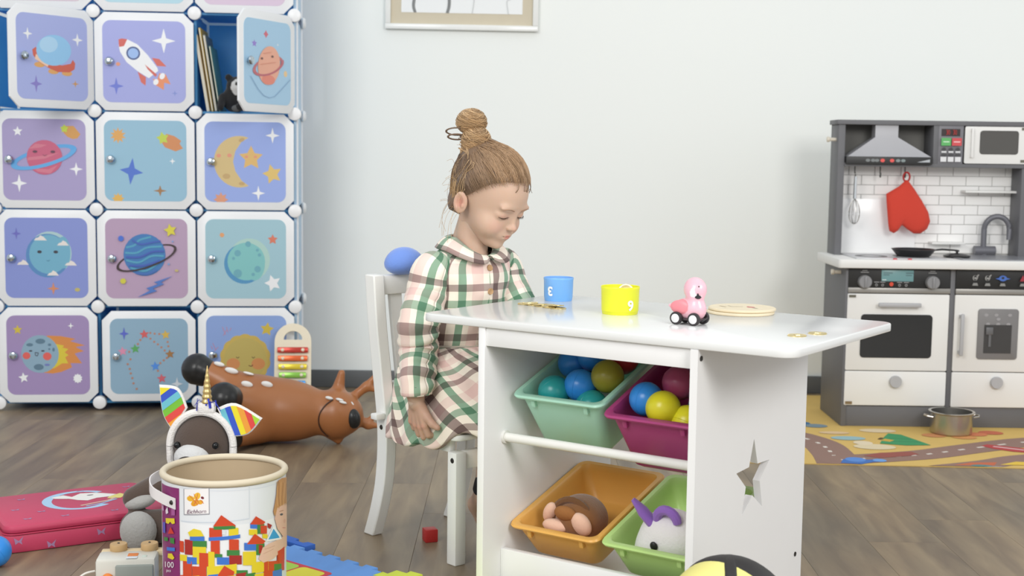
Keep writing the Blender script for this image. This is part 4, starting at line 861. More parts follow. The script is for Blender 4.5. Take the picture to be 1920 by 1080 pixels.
# ---- lashes and brows
dark = mat('lash_brown', (70, 50, 42), .7)
for s in (-1, 1):
    pts = []
    for t in np.linspace(-1, 1, 9):
        x = s*.0295+t*.0145; z = -.0072+.0035*t*t*(1 if t*s < 0 else .55); pts.append(hw_((x, surf(x, z, .0006), z)))
    MB().tube(pts, [.0005, .0009, .0011, .0012, .0013, .0013, .0012, .0011, .0006], 6, flat=.6).build('eyelash_line', dark, GIRL, 80)
    for t in np.linspace(-.8, 1, 11):
        x = s*.0295+s*t*.0145; z = -.0072+.0028*t*t; b = V3(x, surf(x, z, .0005), z); e = b+V3(s*.0016*t, .0026, -.0026)
        MB().tube([hw_(b), hw_((b+e)/2+V3(0, 0, -.0008)), hw_(e)], [.0004, .0003, .00015], 4).build('eyelash', dark, GIRL, 80)
    pts = []
    for t in np.linspace(0, 1, 9):
        x = s*(.0115+t*.034); z = .0135+.006*math.sin(t*2.3)-.003*t; pts.append(hw_((x, surf(x, z, .0001), z)))
    MB().tube(pts, [.0010, .0018, .0021, .0021, .0019, .0017, .0014, .0010, .0005], 6, flat=.3).build('eyebrow', mat('brow_brown', (164, 128, 102), .8), GIRL, 80)
# ---- hair
rs = random.Random(3)
HCOL = [lin(c) for c in ((112, 90, 72), (130, 104, 80), (166, 137, 104), (196, 164, 124), (120, 96, 76), (98, 80, 66))]
hair = MB(); hcol = []
def strand(P, r, c, n=5, flat=.7):
    k = len(hair.v); hair.tube([tuple(p) for p in P], r, n, flat=flat); hcol.extend([c]*(len(hair.v)-k))
def hl(al):                                                  # hairline height by azimuth (0 front, pi back)
    a_ = abs(al); xs = [0, .5, .9, 1.2, 1.45, 1.7, 2.2, 2.7, PI]; zs_ = [.074, .070, .056, .034, .011, -.006, -.052, -.070, -.076]
    return float(np.interp(a_, xs, zs_))
def onell(al, z, k=1.0):
    q = max(0, 1-((max(z, 0.)-HAIRC[2])/(HAIRR[2]*k))**2)**.5*(1-max(0, -z)*3.2); return V3(HAIRR[0]*k*q*math.sin(al), HAIRC[1]+HAIRR[1]*k*q*math.cos(al), z)
BUNB = V3(.010, -.080, .086)
f = Field((-.09, -.115, -.09), (.09, .095, .135), .0025)     # close cap of hair under the strands
f.ell(HAIRC, tuple(HAIRR-.001), 0); f.ell((0, -.060, .075), (.045, .040, .040), .03); f.ell((0, -.034, -.030), (.060, .062, .055), .02)
X, Y, Z = f._g((slice(None),)*3); al = np.arctan2(X, Y-HAIRC[1]); zz = np.interp(np.abs(al), [0, .5, .9, 1.2, 1.45, 1.7, 2.2, 2.7, PI], [.078, .074, .060, .038, .015, -.002, -.048, -.066, -.072])
f.d = np.maximum(f.d, ((zz-Z)*.8).astype(np.float32)); cap_ = f.mb(); hair.add([tuple(p) for p in hw_(cap_.v)], cap_.f); hcol.extend([lin((120, 97, 77))]*len(cap_.v))
for i in range(2600):
    al = rs.uniform(-PI, PI) if i > 450 else rs.uniform(-1.8, 1.8); z = hl(al)+rs.gauss(0, .0025)+(abs(rs.gauss(0, .03)) if i > 450 else rs.uniform(0, .006)); z = min(z, .10)
    st = onell(al, z, 1.0); L = []; dA = (st-HAIRC)/HAIRR; dB = (BUNB+V3(rs.gauss(0, .010), rs.gauss(0, .007), rs.gauss(0, .008))-HAIRC)/HAIRR; lb = np.linalg.norm(dB); dA /= np.linalg.norm(dA); dBn = dB/lb
    wv = rs.uniform(.0, .0045); ph = rs.uniform(0, 6); lift = rs.uniform(.0, .0030)+.0015*math.sin(al*17)
    om = math.acos(np.clip(dA@dBn, -1, 1)); sw = np.cross(dA, dBn); sw /= np.linalg.norm(sw)+1e-6
    for t in np.linspace(0, 1, 11):
        d = (math.sin((1-t)*om)*dA+math.sin(t*om)*dBn)/max(math.sin(om), 1e-3)
        k = 1.0+(lb-1)*t**3; p = HAIRC+HAIRR*d*k+d/np.linalg.norm(d)*(lift*math.sin(PI*min(t*1.2, 1))+.0005)+sw*wv*math.sin(t*4+ph)*math.sin(PI*t); L.append(hw_(p))
    r = rs.uniform(.0005, .0010); lk = .5+.5*math.sin(al*17+2.1*math.sin(al*5))*math.cos(z*60+al*7); tp = np.clip((st[1]+.02)/.08, 0, 1); c = (np.array(lin((112, 92, 76)))*(1-tp)+np.array(lin((160, 129, 98)))*tp)*(.78+.42*lk)*rs.uniform(.92, 1.08); strand(L, [r*.2, r*.6]+[r]*7+[r*.9, r*.8], c, 4)
BUNC = V3(0, -.101, .131); bx = hw_(BUNC)+V3(-.017, -.004, -.012)
for (cc_, rr_, tint) in ((bx+V3(-.001, 0, .020), (.0335, .0335, .0285), (166, 134, 98)), (bx+V3(.010, -.012, -.024), (.0325, .0325, .0350), (152, 122, 90)), (bx+V3(.006, -.004, -.046), (.030, .030, .026), (112, 90, 72))):
    k0_ = len(hair.v); hair.ell(tuple(cc_), rr_, n=18, m=12); hcol.extend([lin(tint)]*(len(hair.v)-k0_))
    for i in range(330):
        ax_ = V3(rs.gauss(.25, .24), rs.gauss(-.35, .24), 1); ax_ /= np.linalg.norm(ax_); e1 = np.cross(ax_, V3(.3, .9, .1)); e1 /= np.linalg.norm(e1); e2 = np.cross(ax_, e1)
        h = rs.uniform(-.9, .92); q = math.sqrt(1-h*h); a0 = rs.uniform(0, 6.28); sp = rs.uniform(1.2, 4.0); k_ = rs.uniform(1.0, 1.06); dh = rs.gauss(0, .12); L = []
        for t in np.linspace(0, 1, 13):
            a_ = a0+sp*t; hh_ = h+dh*t; d = e1*math.cos(a_)*q+e2*math.sin(a_)*q+ax_*hh_; d /= np.linalg.norm(d); L.append(cc_+d*np.array(rr_)*(k_-.06*abs(2*t-1)**3))
        r = rs.uniform(.0006, .0013); c = np.array(HCOL[rs.choice((2, 2, 3, 3))])*(.85+.3*math.sin(h*9+a0)**2)*rs.uniform(.94, 1.06); strand(L, [r*.3]+[r]*11+[r*.3], c, 4)
for i in range(60):                                           # locks wrapping the foot of the knot
    a_ = rs.uniform(0, 6.28); b0 = hw_(BUNB+V3(.030*math.cos(a_), .012+.022*math.sin(a_), -.006)); e = bx+V3(.030*math.cos(a_+1), .030*math.sin(a_+1), rs.uniform(-.02, .01)); mid = (b0+e)/2+(b0-hw_(BUNB))*.35
    r = rs.uniform(.0008, .0016); strand([tuple(p) for p in smoothpath([b0, mid, e], 5)], r, np.array(rs.choice(HCOL))*1.05)
for q in range(2):                                            # loop of hair escaping to the left of the knot
    o_ = bx+V3(-.017, -.012, -.002-.012*q); strand([tuple(o_+V3(-.016+(.024-.004*q)*math.cos(t), -.006*math.sin(t), (.008-.002*q)*math.sin(t))) for t in np.linspace(.9, 5.4, 16)], .0026, np.array(HCOL[(0, 4, 2)[q]]))
for i in range(46):                                           # flyaway hairs at nape, crown and brow
    al = rs.choice((1, 1, -1))*rs.uniform(1.6, PI); st = hw_(onell(al, rs.uniform(-.05, .10), 1.02)); d = (st-HO); d /= np.linalg.norm(d)
    if i < 22: P = [st+d*.002, st+d*.012+V3(-.004, 0, -.02), st+d*.016+V3(-.006, 0, -.045), st+d*rs.uniform(.01, .02)+V3(-.01*rs.random(), 0, -rs.uniform(.05, .09))]
    else: P = [st, st+d*.010+V3(0, 0, .008), st+d*.016+V3(-.008, 0, .01*rs.gauss(0, 1))]
    strand([tuple(p) for p in smoothpath(P, 4)], .00045, np.array(HCOL[3]), 4)
for i in range(60):                                           # loose locks falling from the knot down the back of the head
    a_ = rs.uniform(1.75, 2.9); k_ = rs.uniform(1.0, 1.06); s0 = bx+V3(rs.uniform(-.03, .01), rs.uniform(-.03, .0), rs.uniform(-.05, -.02)); P = [s0]+[hw_(onell(a_+rs.gauss(0, .05), z, k_)) for z in (.075, .045, .015, rs.uniform(-.045, -.01))]
    strand([tuple(p) for p in smoothpath(P, 4)], rs.uniform(.0006, .0013), np.array(HCOL[rs.choice((1, 2, 3, 3))])*rs.uniform(.9, 1.1), 4)
for i in range(14):                                           # fringe wisps at the brow
    al = rs.uniform(-.9, .5); st = onell(al, hl(al)+.004, 1.005); strand([tuple(hw_(p)) for p in smoothpath([st, st+V3(0, .005, -.010), st+V3(rs.gauss(0, .004), .004, -.02)], 4)], .0006, np.array(HCOL[rs.choice((0, 1, 2))]), 4)
hair.col = np.array(hcol, np.float32); hair.build('hair', vcol_mat('hair', .42, spec=.4), GIRL, 60)
# ---- plaid dress
def plaid_mat():
    m = bpy.data.materials.new('plaid_flannel'); m.use_nodes = True; nt = m.node_tree; b = nt.nodes['Principled BSDF']; N = nt.nodes.new; L = nt.links.new
    uv = N('ShaderNodeUVMap'); uv.uv_map = 'UVMap'; sp = N('ShaderNodeSeparateXYZ'); L(uv.outputs[0], sp.inputs[0]); outs = []
    for k, per in ((0, .116), (1, .112)):
        d = N('ShaderNodeMath'); d.operation = 'DIVIDE'; d.inputs[1].default_value = per; L(sp.outputs[k], d.inputs[0]); fr = N('ShaderNodeMath'); fr.operation = 'FRACT'; L(d.outputs[0], fr.inputs[0])
        r = N('ShaderNodeValToRGB'); r.color_ramp.interpolation = 'CONSTANT'; cr = r.color_ramp
        st = [(0, (250, 244, 236)), (.11, (142, 176, 156)), (.26, (250, 244, 236)), (.44, (158, 142, 140)), (.58, (250, 244, 236)), (.78, (240, 220, 216))]
        while len(cr.elements) < len(st): cr.elements.new(.5)
        for e, (p, c) in zip(cr.elements, st): e.position = p; e.color = (*lin(c), 1)
        L(fr.outputs[0], r.inputs[0]); li = N('ShaderNodeMix'); li.data_type = 'RGBA'; li.inputs[0].default_value = (.0, .14)[k]; li.inputs[7].default_value = (*lin((250, 244, 236)), 1); L(r.outputs[0], li.inputs[6]); outs.append(li.outputs[2])
    mx = N('ShaderNodeMix'); mx.data_type = 'RGBA'; mx.blend_type = 'MULTIPLY'; mx.inputs[0].default_value = 1; L(outs[0], mx.inputs[6]); L(outs[1], mx.inputs[7]); L(mx.outputs[2], b.inputs['Base Color'])
    b.inputs['Roughness'].default_value = .9; b.inputs['Sheen Weight'].default_value = .15; b.inputs['Specular IOR Level'].default_value = .2
    wv = N('ShaderNodeTexNoise'); wv.inputs['Scale'].default_value = 900; bp = N('ShaderNodeBump'); bp.inputs['Strength'].default_value = .15; bp.inputs['Distance'].default_value = .001; L(uv.outputs[0], wv.inputs[0]); L(wv.outputs['Fac'], bp.inputs['Height']); L(bp.outputs[0], b.inputs['Normal']); return m
PLAID = plaid_mat()
def loft(rings, us, vs_, closed=True):                          # rings: list of point lists; explicit seam so the cloth pattern runs on
    mb = MB(); n = len(rings[0]); uv = []
    for r, row in enumerate(rings):
        mb.v += [tuple(p) for p in row]; uv += [(us[r][i] if isinstance(us[0], (list, np.ndarray)) else us[i], vs_[r][i] if isinstance(vs_[0], (list, np.ndarray)) else vs_[r]) for i in range(n)]
    for r in range(len(rings)-1):
        for i in range(n-1): mb.f.append((r*n+i, r*n+i+1, (r+1)*n+i+1, (r+1)*n+i))
    mb.uv = uv; return mb
def resamp(keys, n):                                            # smooth interpolation of numeric key rows
    K_ = [Vector(k[:3]) for k in keys]; K2 = [Vector((list(k[3:])+[0, 0, 0])[:3]) for k in keys]; m = max(1, n//(len(keys)-1)); return [tuple(a)+tuple(b) for a, b in zip(smoothpath(K_, m), smoothpath(K2, m))]
NS = 72; TH = np.linspace(0, 2*PI, NS+1)                       # 0 = back seam ... theta measured from her back
# bodice
wc, nc = V3(-.128, 3.055, .46), V3(-.093, 3.030, .70); rings = []; vv = []
for z, la, de, _, _, _ in resamp([(.455, .094, .082, 0), (.50, .099, .088, 0), (.56, .104, .090, 0), (.61, .110, .084, 0), (.640, .108, .072, 0), (.662, .092, .060, 0), (.680, .068, .053, 0), (.694, .050, .047, 0)], 49):
    c = wc+(nc-wc)*((z-.46)/.24); row = []
    for th in TH:
        fx, fy = -math.cos(th), math.sin(th); wr = .0022*math.sin(th*9+z*40)*math.sin(z*70+th*3)+.0016*math.sin(th*5-z*90)
        p = c+cd_*fx*(de+wr)+cn_*fy*(la+wr); dz = np.clip((z-.63)/.06, 0, 1); row.append(V3(p[0], p[1], z-.034*max(0, fx)**1.5*dz*dz+.004*max(0, -fx)*dz))
    rings.append(row); vv.append(z)
us = [th*.098 for th in TH]
dress = loft(rings, us, [v+.02 for v in vv]).build('dress', PLAID, GIRL, 80); dress['label'] = 'green, brown and pink plaid flannel dress'
def solid(o, t, off=-1):
    s_ = o.modifiers.new('s', 'SOLIDIFY'); s_.thickness = t; s_.offset = off; return o
solid(dress, .002)
# skirt: gathered at the waist, spread over lap and seat
def sup(th, fwd, back, side, p=2.3):
    fx, fy = -math.cos(th), math.sin(th); a_ = fwd if fx > 0 else back; q = (abs(fx)**p/a_**p+abs(fy)**p/side**p)**(-1/p); return fx*q, fy*q
rings = []; vv = []; NK = 220; THK = np.linspace(0, 2*PI, NK+1)
keys = [(0, .086, .080, .096, .462, .462), (.08, .098, .088, .108, .462, .455), (.25, .150, .098, .130, .447, .425), (.5, .205, .104, .146, .410, .375), (.72, .240, .112, .158, .360, .312), (.88, .257, .112, .168, .315, .262), (.95, .262, .112, .168, .292, .240), (1, .250, .100, .150, .284, .238)]
for i in range(7*len(keys)):
    t = i/(7*len(keys)-1); fwd, back, side, zf, zs2 = [float(np.interp(t, [k[0] for k in keys], [k[j] for k in keys])) for j in range(1, 6)]; row = []
    c = cl(-.02, 0, 0)*(min(1, t*3))+(V3(-.128, 3.055, 0))*(1-min(1, t*3))
    for th in THK:
        x, y = sup(th, fwd, back, side); fx = -math.cos(th); r_ = math.hypot(x, y)
        g = math.sin(th*34+2*math.sin(th*3))*.0045*math.exp(-((t-.14)/.16)**2)+math.sin(th*13+1.3*math.sin(2*th)+t*2)*.0065*math.sin(PI*min(1, t*1.1))**2+.004*math.sin(th*21+t*9)*t*t
        z = zs2+(zf-zs2)*max(0, fx)**1.3+(.080*t*t*max(0, -fx)**.9)+.010*math.sin(th*7+.8)*t**3+.008*math.sin(th*12+t*7)*t
        k = 1+g/r_; row.append(c+cd_*x*k+cn_*y*k+V3(0, 0, z))
    rings.append(row); vv.append(t*.30)
sk_ = loft(rings, [[th*.155*.84+v*.54 for th in THK] for v in vv], [[v*.84-th*.155*.54+.03 for th in THK] for v in vv]).build('skirt', PLAID, dress, 80); solid(sk_, .002)
MB().tube([tuple(wc+cd_*-math.cos(t)*.086+cn_*math.sin(t)*.099+V3(0, 0, .003)) for t in np.linspace(0, 2*PI, 49)[:-1]], .0035, 6, True).build('waist_seam', mat('seam_cloth', (196, 186, 172), .9), dress)
# sleeves
def sleeve(pts, rads, name, seed):
    P = smoothpath([tuple(p) for p in pts], 9); Rr = np.interp(np.linspace(0, 1, len(P)), np.linspace(0, 1, len(rads)), rads); rings = []; vv = []; d = 0; NSl = 56
    for i, p in enumerate(P):
        if i: d += (P[i]-P[i-1]).length
        t = (P[min(i+1, len(P)-1)]-P[max(i-1, 0)]).normalized(); x = t.cross(Vector(cn_)); x.normalize(); y = x.cross(t); row = []; tt = i/(len(P)-1)
        for k in range(NSl+1):
            a_ = 2*PI*k/NSl; amp = .0044*math.exp(-((tt-.58)/.17)**2)+.0034*math.exp(-((tt-.84)/.12)**2)+.0011
            wr = amp*math.sin(d*210+2.2*math.sin(a_+seed)+seed)*(.6+.4*math.cos(a_*2+seed))+.0016*math.sin(a_*3+d*40+seed)
            r = Rr[i]+wr; row.append(V3(*(p+x*math.cos(a_)*r+y*math.sin(a_)*r)))
        rings.append(row); vv.append(d)
    o = solid(loft(rings, [2*PI*k/NSl*.043+.010 for k in range(NSl+1)], vv).build('sleeve', PLAID, dress, 80), .002)
    e = P[-1]; t = (P[-1]-P[-3]).normalized(); x = t.cross(Vector(cn_)).normalized(); y = x.cross(t); n0 = rads[-1]; rr = []
    for s_, r in ((-.022, n0+.0015), (-.021, n0+.0035), (-.004, n0+.0035), (0, n0+.002), (-.001, n0-.003)): rr.append([V3(*(e+t*s_+x*math.cos(2*PI*k/NSl)*r+y*math.sin(2*PI*k/NSl)*r)) for k in range(NSl+1)])
    loft(rr, [2*PI*k/NSl*.043+.02 for k in range(NSl+1)], [.06, .062, .08, .084, .086]).build('cuff', PLAID, dress, 60); return o
sleeve([SN+cn_*.030+V3(.0, 0, -.004), SN+V3(-.002, -.004, -.012), SN+V3(-.012, -.010, -.06), ELN+V3(.010, -.006, .03), ELN+V3(.012, -.006, -.03), WR+V3(.0, .004, .045), WR+V3(.001, .0, .016)], [.030, .040, .0440, .0430, .0410, .0365, .031], 'near', 0)
sleeve([SF-cn_*.03+V3(0, 0, -.004), SF+V3(.002, .004, -.012), SF+V3(.014, -.005, -.06), ELF+V3(0, 0, .02), ELF+V3(.0, -.02, -.02), WF+V3(-.004, .03, .02), WF], [.030, .040, .044, .043, .040, .034, .029], 'far', 2)
# collar
for s in (-1, 1):
    rr = []; uu = []; vv = []
    for j in range(7):
        q = j/6; row = []; u_ = []
        for i in range(25):
            ph = .10+(PI-.12)*i/24; fx, fy = math.cos(ph), s*math.sin(ph)
            end = 1-.42*math.exp(-(ph-.10)/.16); r0_ = .0445+.004*max(0, fx); w = .036*q*end*(1+.15*max(0, fx))
            p = nc+V3(0, 0, 0)+cd_*fx*(r0_*1.04+w*.95)+cn_*fy*(r0_+w*1.06); z = .700+.006*math.sin(q*2.2)-.030*q**1.6*end-.040*max(0, fx)**1.5*(1-q*.15)-.004*max(0, -fx)+.008*max(0, -fx); row.append(V3(p[0], p[1], z+.004)); u_.append(ph*.06+.03)
        rr.append(row); uu.append(u_); vv.append(q*.045+.012)
    o = loft(rr, uu, vv).build('collar', PLAID, dress, 80); solid(o, .003, 0)
WOODB = mat('button_wood', (190, 152, 110), .5)
pl_ = []
for z in (.640, .588, .535, .482):
    c = wc+(nc-wc)*((z-.46)/.24); de = float(np.interp(z, [.455, .5, .56, .61, .64, .662, .68], [.082, .088, .090, .084, .072, .060, .053])); p = c+cd_*(de+.0055); nrm = Vector((cd_[0], cd_[1], .35 if z > .6 else 0)).normalized()
    MB().lathe([(0, .0012), (.004, .0012), (.0068, .0026), (.0074, .001), (.0066, -.0015)], 16, (p[0], p[1], z), align(nrm), caps=False).build('button', WOODB, dress)
rr = []
for z in np.linspace(.465, .650, 14):
    c = wc+(nc-wc)*((z-.46)/.24); de = float(np.interp(z, [.455, .5, .56, .61, .64, .662, .68], [.082, .088, .090, .084, .072, .060, .053])); rr.append([V3(*(c+cd_*(de+.0035-.03*abs(q)**2*4)+cn_*q*.028)[:2], z) for q in np.linspace(-.5, .5, 5)])
solid(loft(rr, [.052*.5-.02+q*.028 for q in np.linspace(0, 1, 5)], [.02+z for z in np.linspace(.465, .650, 14)]).build('placket', PLAID, dress, 80), .002)
# leggings
LEG = mat('legging_black', (38, 38, 42), .85)
for s, kx, an in ((-1, .20, (.128, -.032, .135)), (1, .20, (.15, .06, .13))):
    P = smoothpath([cl(-.02, s*.05, .345), cl(.09, s*.053, .345), cl(kx, s*.055, .318), cl((kx+an[0])/2+.012, (s*.055+an[1])/2, .225), cl(*an)+V3(0, 0, .012)], 6)
    MB().tube(P, list(np.interp(np.linspace(0, 1, len(P)), [0, .3, .5, .75, 1], [.058, .050, .044, .036, .029])), 18).build('legging', LEG, GIRL, 80)
# ================================================================== things on the table
TZ = .568
def cup(label, x, y, r, h, rgb, txt, tang, tz, th, trot):
    t = thing('stacking_cup', label, 'toy cup', (x, y, TZ), 0, 'stacking cups on the table')
    m = mat('cup_%d' % rgb[0], rgb, .35, var=.01, sss=.2)
    MB().lathe([(0, 0), (r*.90, 0), (r*.925, .002), (r*.935, .006), (r*.955, .007), (r*.985, h-.006), (r*1.0, h-.005), (r*1.005, h-.001), (r*.99, h), (r*.965, h-.001), (r*.915, .004), (0, .003)], 40, caps=False).build('cup_body', m, t)
    a = Art((-1, -1, 1, 1), False); a.text(txt, 0, 0, 1.0, (236, 238, 236), trot, bold=.035)
    def fn(u, v, o):
        q = tang+(u-.5)*th/r; zz = tz+(v-.5)*th; rr = r*.955+(r*.03)*zz/h+.0006+o; return (rr*math.sin(q), -rr*math.cos(q), zz)
    a.build('cup_number', t, fn, strip=.08); return t
cup('pale blue stacking cup marked with an upturned 3', .104, 2.993, .0335, .052, (118, 178, 238), '3', -.62, .024, .056, PI)
cup('bright yellow stacking cup marked with a 9', .223, 2.754, .0400, .057, (232, 232, 52), '9', .50, .019, .056, 0)
coin_me = MB().lathe([(0, .0015), (.0125, .0015), (.0142, .0021), (.0165, .0021), (.0172, .0016), (.0172, -.0000), (0, 0)], 32, caps=False)
for k in range(24): coin_me.box((.0155*math.cos(k*PI/12), .0155*math.sin(k*PI/12), .0022), (.0013, .0013, .0005))
coin_me.lathe([(0, .0026), (.006, .0026), (.0066, .0015)], 5, caps=False)
coin_me = coin_me.mesh('coin'); coin_me.materials.append(GOLD)
def coin(x, y, z, label, tilt=(0, 0), group='gold toy coins'):
    o = link('toy_coin', coin_me, None, (x, y, z)); o.rotation_euler = (tilt[0], tilt[1], random.random()*6); return tag(o, label, 'coin', group)
coin(.522, 2.436, TZ, 'gold toy coin alone at the near right of the table, left of two')
coin(.567, 2.470, TZ, 'gold toy coin at the near right of the table, right of two')
for i, (x, y, k, lb) in enumerate(((.030, 2.904, 0, 'gold toy coin furthest left in the pile by the blue cup'), (.050, 2.886, 0, 'gold toy coin second from left in the pile by the blue cup'), (.040, 2.893, 1, 'gold toy coin lying across the left end of the pile'), (.068, 2.862, 0, 'gold toy coin in the middle of the pile by the blue cup'), (.086, 2.842, 0, 'gold toy coin near the right end of the pile'), (.098, 2.826, 0, 'gold toy coin furthest right in the pile by the blue cup'), (.080, 2.850, 1, 'gold toy coin on top of the right end of the pile'), (.062, 2.872, 1, 'gold toy coin on top of the middle of the pile'), (.094, 2.832, 2, 'topmost gold toy coin at the right end of the pile'))):
    coin(x, y, TZ+.0024*k+.0001, lb, (.05*k, -.04*k))
coin(.234, 2.746, TZ+.045, 'gold toy coin sticking out of the yellow cup', (PI/2-.25, .1))
# wooden discs
PLW = mat('plate_wood', (226, 212, 182), .5, var=.08, scale=40)
for k, (x, y, z, lb) in enumerate(((.478, 2.790, 0, 'lower pale wooden disc of the stacked pair on the table'), (.482, 2.796, .0062, 'upper pale wooden disc with a red mark on the table'))):
    t = thing('wooden_disc', lb, 'wooden plate', (x, y, TZ+z), -.6, 'stacked wooden discs')
    MB().lathe([(0, 0), (.068, 0), (.070, .0015), (.070, .0045), (.068, .006), (0, .006)], 56, caps=False).build('disc', PLW, t)
    if k:
        A = Art((-1, -1, 1, 1), False); A.poly([(.05, .3), (.3, .25), (.45, .05), (.25, -.05), (.1, .1)], (196, 110, 104)).line([(-.55, .1), (-.3, -.15), (.0, .05)], .04, (178, 166, 140)).line([(-.7, -.2), (-.4, -.35)], .06, (186, 166, 128)).ell(.5, -.1, .1, .05, (190, 186, 170))
        A.build('disc_print', t, lambda u, v, o: ((u-.5)*.13, (v-.5)*.13, .006+o), off=.0001)
# flamingo car
FC = thing('flamingo_car', 'pink flamingo toy car with black and white wheels on the table', 'toy car', (.345, 2.590, TZ), math.radians(-35))
f = Field((-.06, -.03, .004), (.05, .03, .1), .0016)
f.ell((-.002, 0, .030), (.032, .0175, .0215), .008).cap((-.02, 0, .028), (-.042, 0, .034), .012, .004, .008).ell((.014, 0, .030), (.020, .017, .022), .008).cap((.014, 0, .045), (.012, 0, .066), .013, .018, .008).ell((.011, 0, .069), (.0235, .0165, .0235), .006)
hc_ = np.array((.011, 0, .067)); cdv = np.array((.574, -.80, .1)); cdv /= np.linalg.norm(cdv); rgt = np.array((.82, .57, 0))
def fcol(V):
    c = np.tile(np.array(lin((238, 184, 196)), np.float32), (len(V), 1)); d = V-hc_; a_ = d @ rgt; b_ = d[:, 2]; fr = d @ cdv > 0
    w1 = fr & (((a_+.000)/.0120)**2+((b_+.004)/.0120)**2 < 1) & ~(((a_-.0065)/.0100)**2+((b_-.003)/.0125)**2 < 1); c[w1 & (V[:, 2] > .055)] = lin((240, 232, 232))
    wg = (((V[:, 0]+.012)/.018)**2+((V[:, 2]-.034)/.015)**2 < 1) & (V[:, 1] < 0); c[wg] = lin((230, 140, 148)); return c
f.mb(fcol).build('body', vcol_mat('toy_vcol', .3, sss=.1, coat=.3), FC, 80)
TY = mat('tyre_black', (48, 44, 46), .5); HUB = mat('hub_white', (222, 222, 222), .35)
for sx in (-.0185, .0195):
    for sy in (-1, 1):
        wl = MB().lathe([(.007, -.0045), (.0115, -.0045), (.0125, -.003), (.0125, .003), (.0115, .0045), (.007, .0045)], 28, (sx, sy*.0195, .0125), rotm(PI/2)).build('wheel', TY, FC)
        MB().lathe([(0, .0062), (.003, .0064), (.0085, .0048), (.009, .003)], 24, (sx, sy*.0195, .0125), rotm(PI/2 if sy < 0 else -PI/2), caps=False).build('hub', HUB, wl)
bk = hc_+cdv*.0175+np.array((0, 0, -.0135)); MB().ell(tuple(bk+rgt*.003), (.0070, .0045, .0034)).cyl(tuple(bk+rgt*.003+cdv*.001), tuple(bk+cdv*.004+rgt*.002+np.array((0, 0, .007))), .0035, .001, 8).build('beak', BLACK, FC)
MB().ell(tuple(hc_+cdv*.0192+rgt*.004+np.array((0, 0, .007))), .0014).build('eye', BLACK, FC)
MB().ell((-.013, -.0150, .034), (.021, .0045, .0135)).build('wing', mat('wing_coral', (230, 138, 146), .35), FC)
MB().tube([(.03, -.008, .008), (.036, -.004, .012), (.038, .004, .017)], .0018, 8).build('bumper', BLACK, FC)
MB().b2(-.03, .03, -.014, .014, .009, .013).build('chassis', mat('chassis_dark', (80, 66, 70), .5), FC)
# blue plush resting on the chair's top rail
bp_ = cl(-.150, -.050, .610)
f = Field((-.06, -.06, -.03), (.06, .06, .07), .003); f.ell((0, 0, .024), (.043, .036, .031), .01).ell((.02, 0, .016), (.03, .032, .022), .015).ell((-.02, 0, .014), (.028, .03, .02), .015)
BPL = thing('plush_cushion', 'rounded blue plush resting on the chair back behind the girl', 'plush toy', (bp_[0], bp_[1], .610), math.atan2(.667, .745)); mb_ = f.mb(); zm = min(v[2] for v in mb_.v); mb_.v = [(x, y, z-zm) for x, y, z in mb_.v]
mb_.build('cushion', mat('blue_plush', (112, 146, 220), .9, bump=.4, bscale=260, sheen=.4, var=.08), BPL, 80)
MB().b2(.018, .026, -.003, .003, .046, .060, .002).build('fabric_tag', mat('tag_beige', (220, 190, 160), .8), BPL)
# ================================================================== plush toys in the lower bins
def place(M, name, label, cat):
    t = thing(name, label, cat); t.matrix_world = M; return t
PLV = vcol_mat('plush_vcol', .9, bump=.5, bscale=300, sheen=.3)
t = place(MC @ Matrix.Translation((.106, .104, -.0715)) @ Matrix.Scale(1.18, 4), 'brown_plush', 'brown plush with peach paws curled in the orange bin', 'plush toy')
f = Field((-.08, -.06, -.005), (.08, .09, .10), .0035); f.ell((0, .01, .042), (.048, .044, .042), .01).ell((.01, -.012, .052), (.040, .034, .034), .012)
f.mb().build('body', mat('plush_brown', (134, 88, 48), .9, bump=.5, bscale=280, sheen=.4, var=.1), t, 80)
MB().tube([(.038*math.cos(q)*1.02, -.02+.01*math.sin(q), .052+.036*math.sin(q)) for q in np.linspace(0, PI, 14)], .007, 8).build('mane', mat('plush_dark_brown', (112, 74, 42), .9, bump=.5, sheen=.3), t)
for c, r, q in (((-.044, -.020, .062), (.012, .010, .022), .5), ((-.022, -.040, .050), (.026, .012, .012), 0), ((.030, -.036, .060), (.018, .012, .022), -.5)):
    MB().ell(c, r, rotm(0, q, 0)).build('paw', mat('plush_peach', (232, 190, 166), .9, bump=.3, sheen=.3), t)
MB().ell((.0, -.036, .076), (.022, .010, .014)).build('face_patch', mat('plush_tan', (154, 102, 56), .9, bump=.3), t)
t = place(MD @ Matrix.Translation((.112, .085, -.0755)) @ Matrix.Scale(1.22, 4), 'unicorn_plush', 'white plush with purple ears lying in the lime bin', 'plush toy')
f = Field((-.08, -.06, -.005), (.09, .08, .125), .0035); f.ell((0, .005, .050), (.054, .046, .050), .01).ell((-.022, -.012, .036), (.034, .034, .034), .012)
f.mb().build('body', mat('plush_white', (232, 228, 228), .9, bump=.5, bscale=280, sheen=.3), t, 80)
PUR = mat('plush_purple', (146, 104, 190), .9, bump=.3, sheen=.3)
MB().tube([(-.022, -.01, .082), (-.036, -.014, .104), (-.050, -.016, .124)], [.014, .013, .005], 12, flat=.6).build('ear', PUR, t)
MB().tube([(.006+.018*math.cos(q), -.012, .092+.020*math.sin(q)) for q in np.linspace(PI, 0, 10)], [.007, .008, .008, .008, .008, .008, .008, .008, .008, .007], 10).build('ear', PUR, t)
MB().ell((-.006, -.0425, .062), (.0065, .004, .0078)).build('eye', BLACK, t)
MB().ell((.052, -.006, .022), (.009, .008, .014)).build('foot', mat('navy_felt', (40, 60, 110), .9), t)
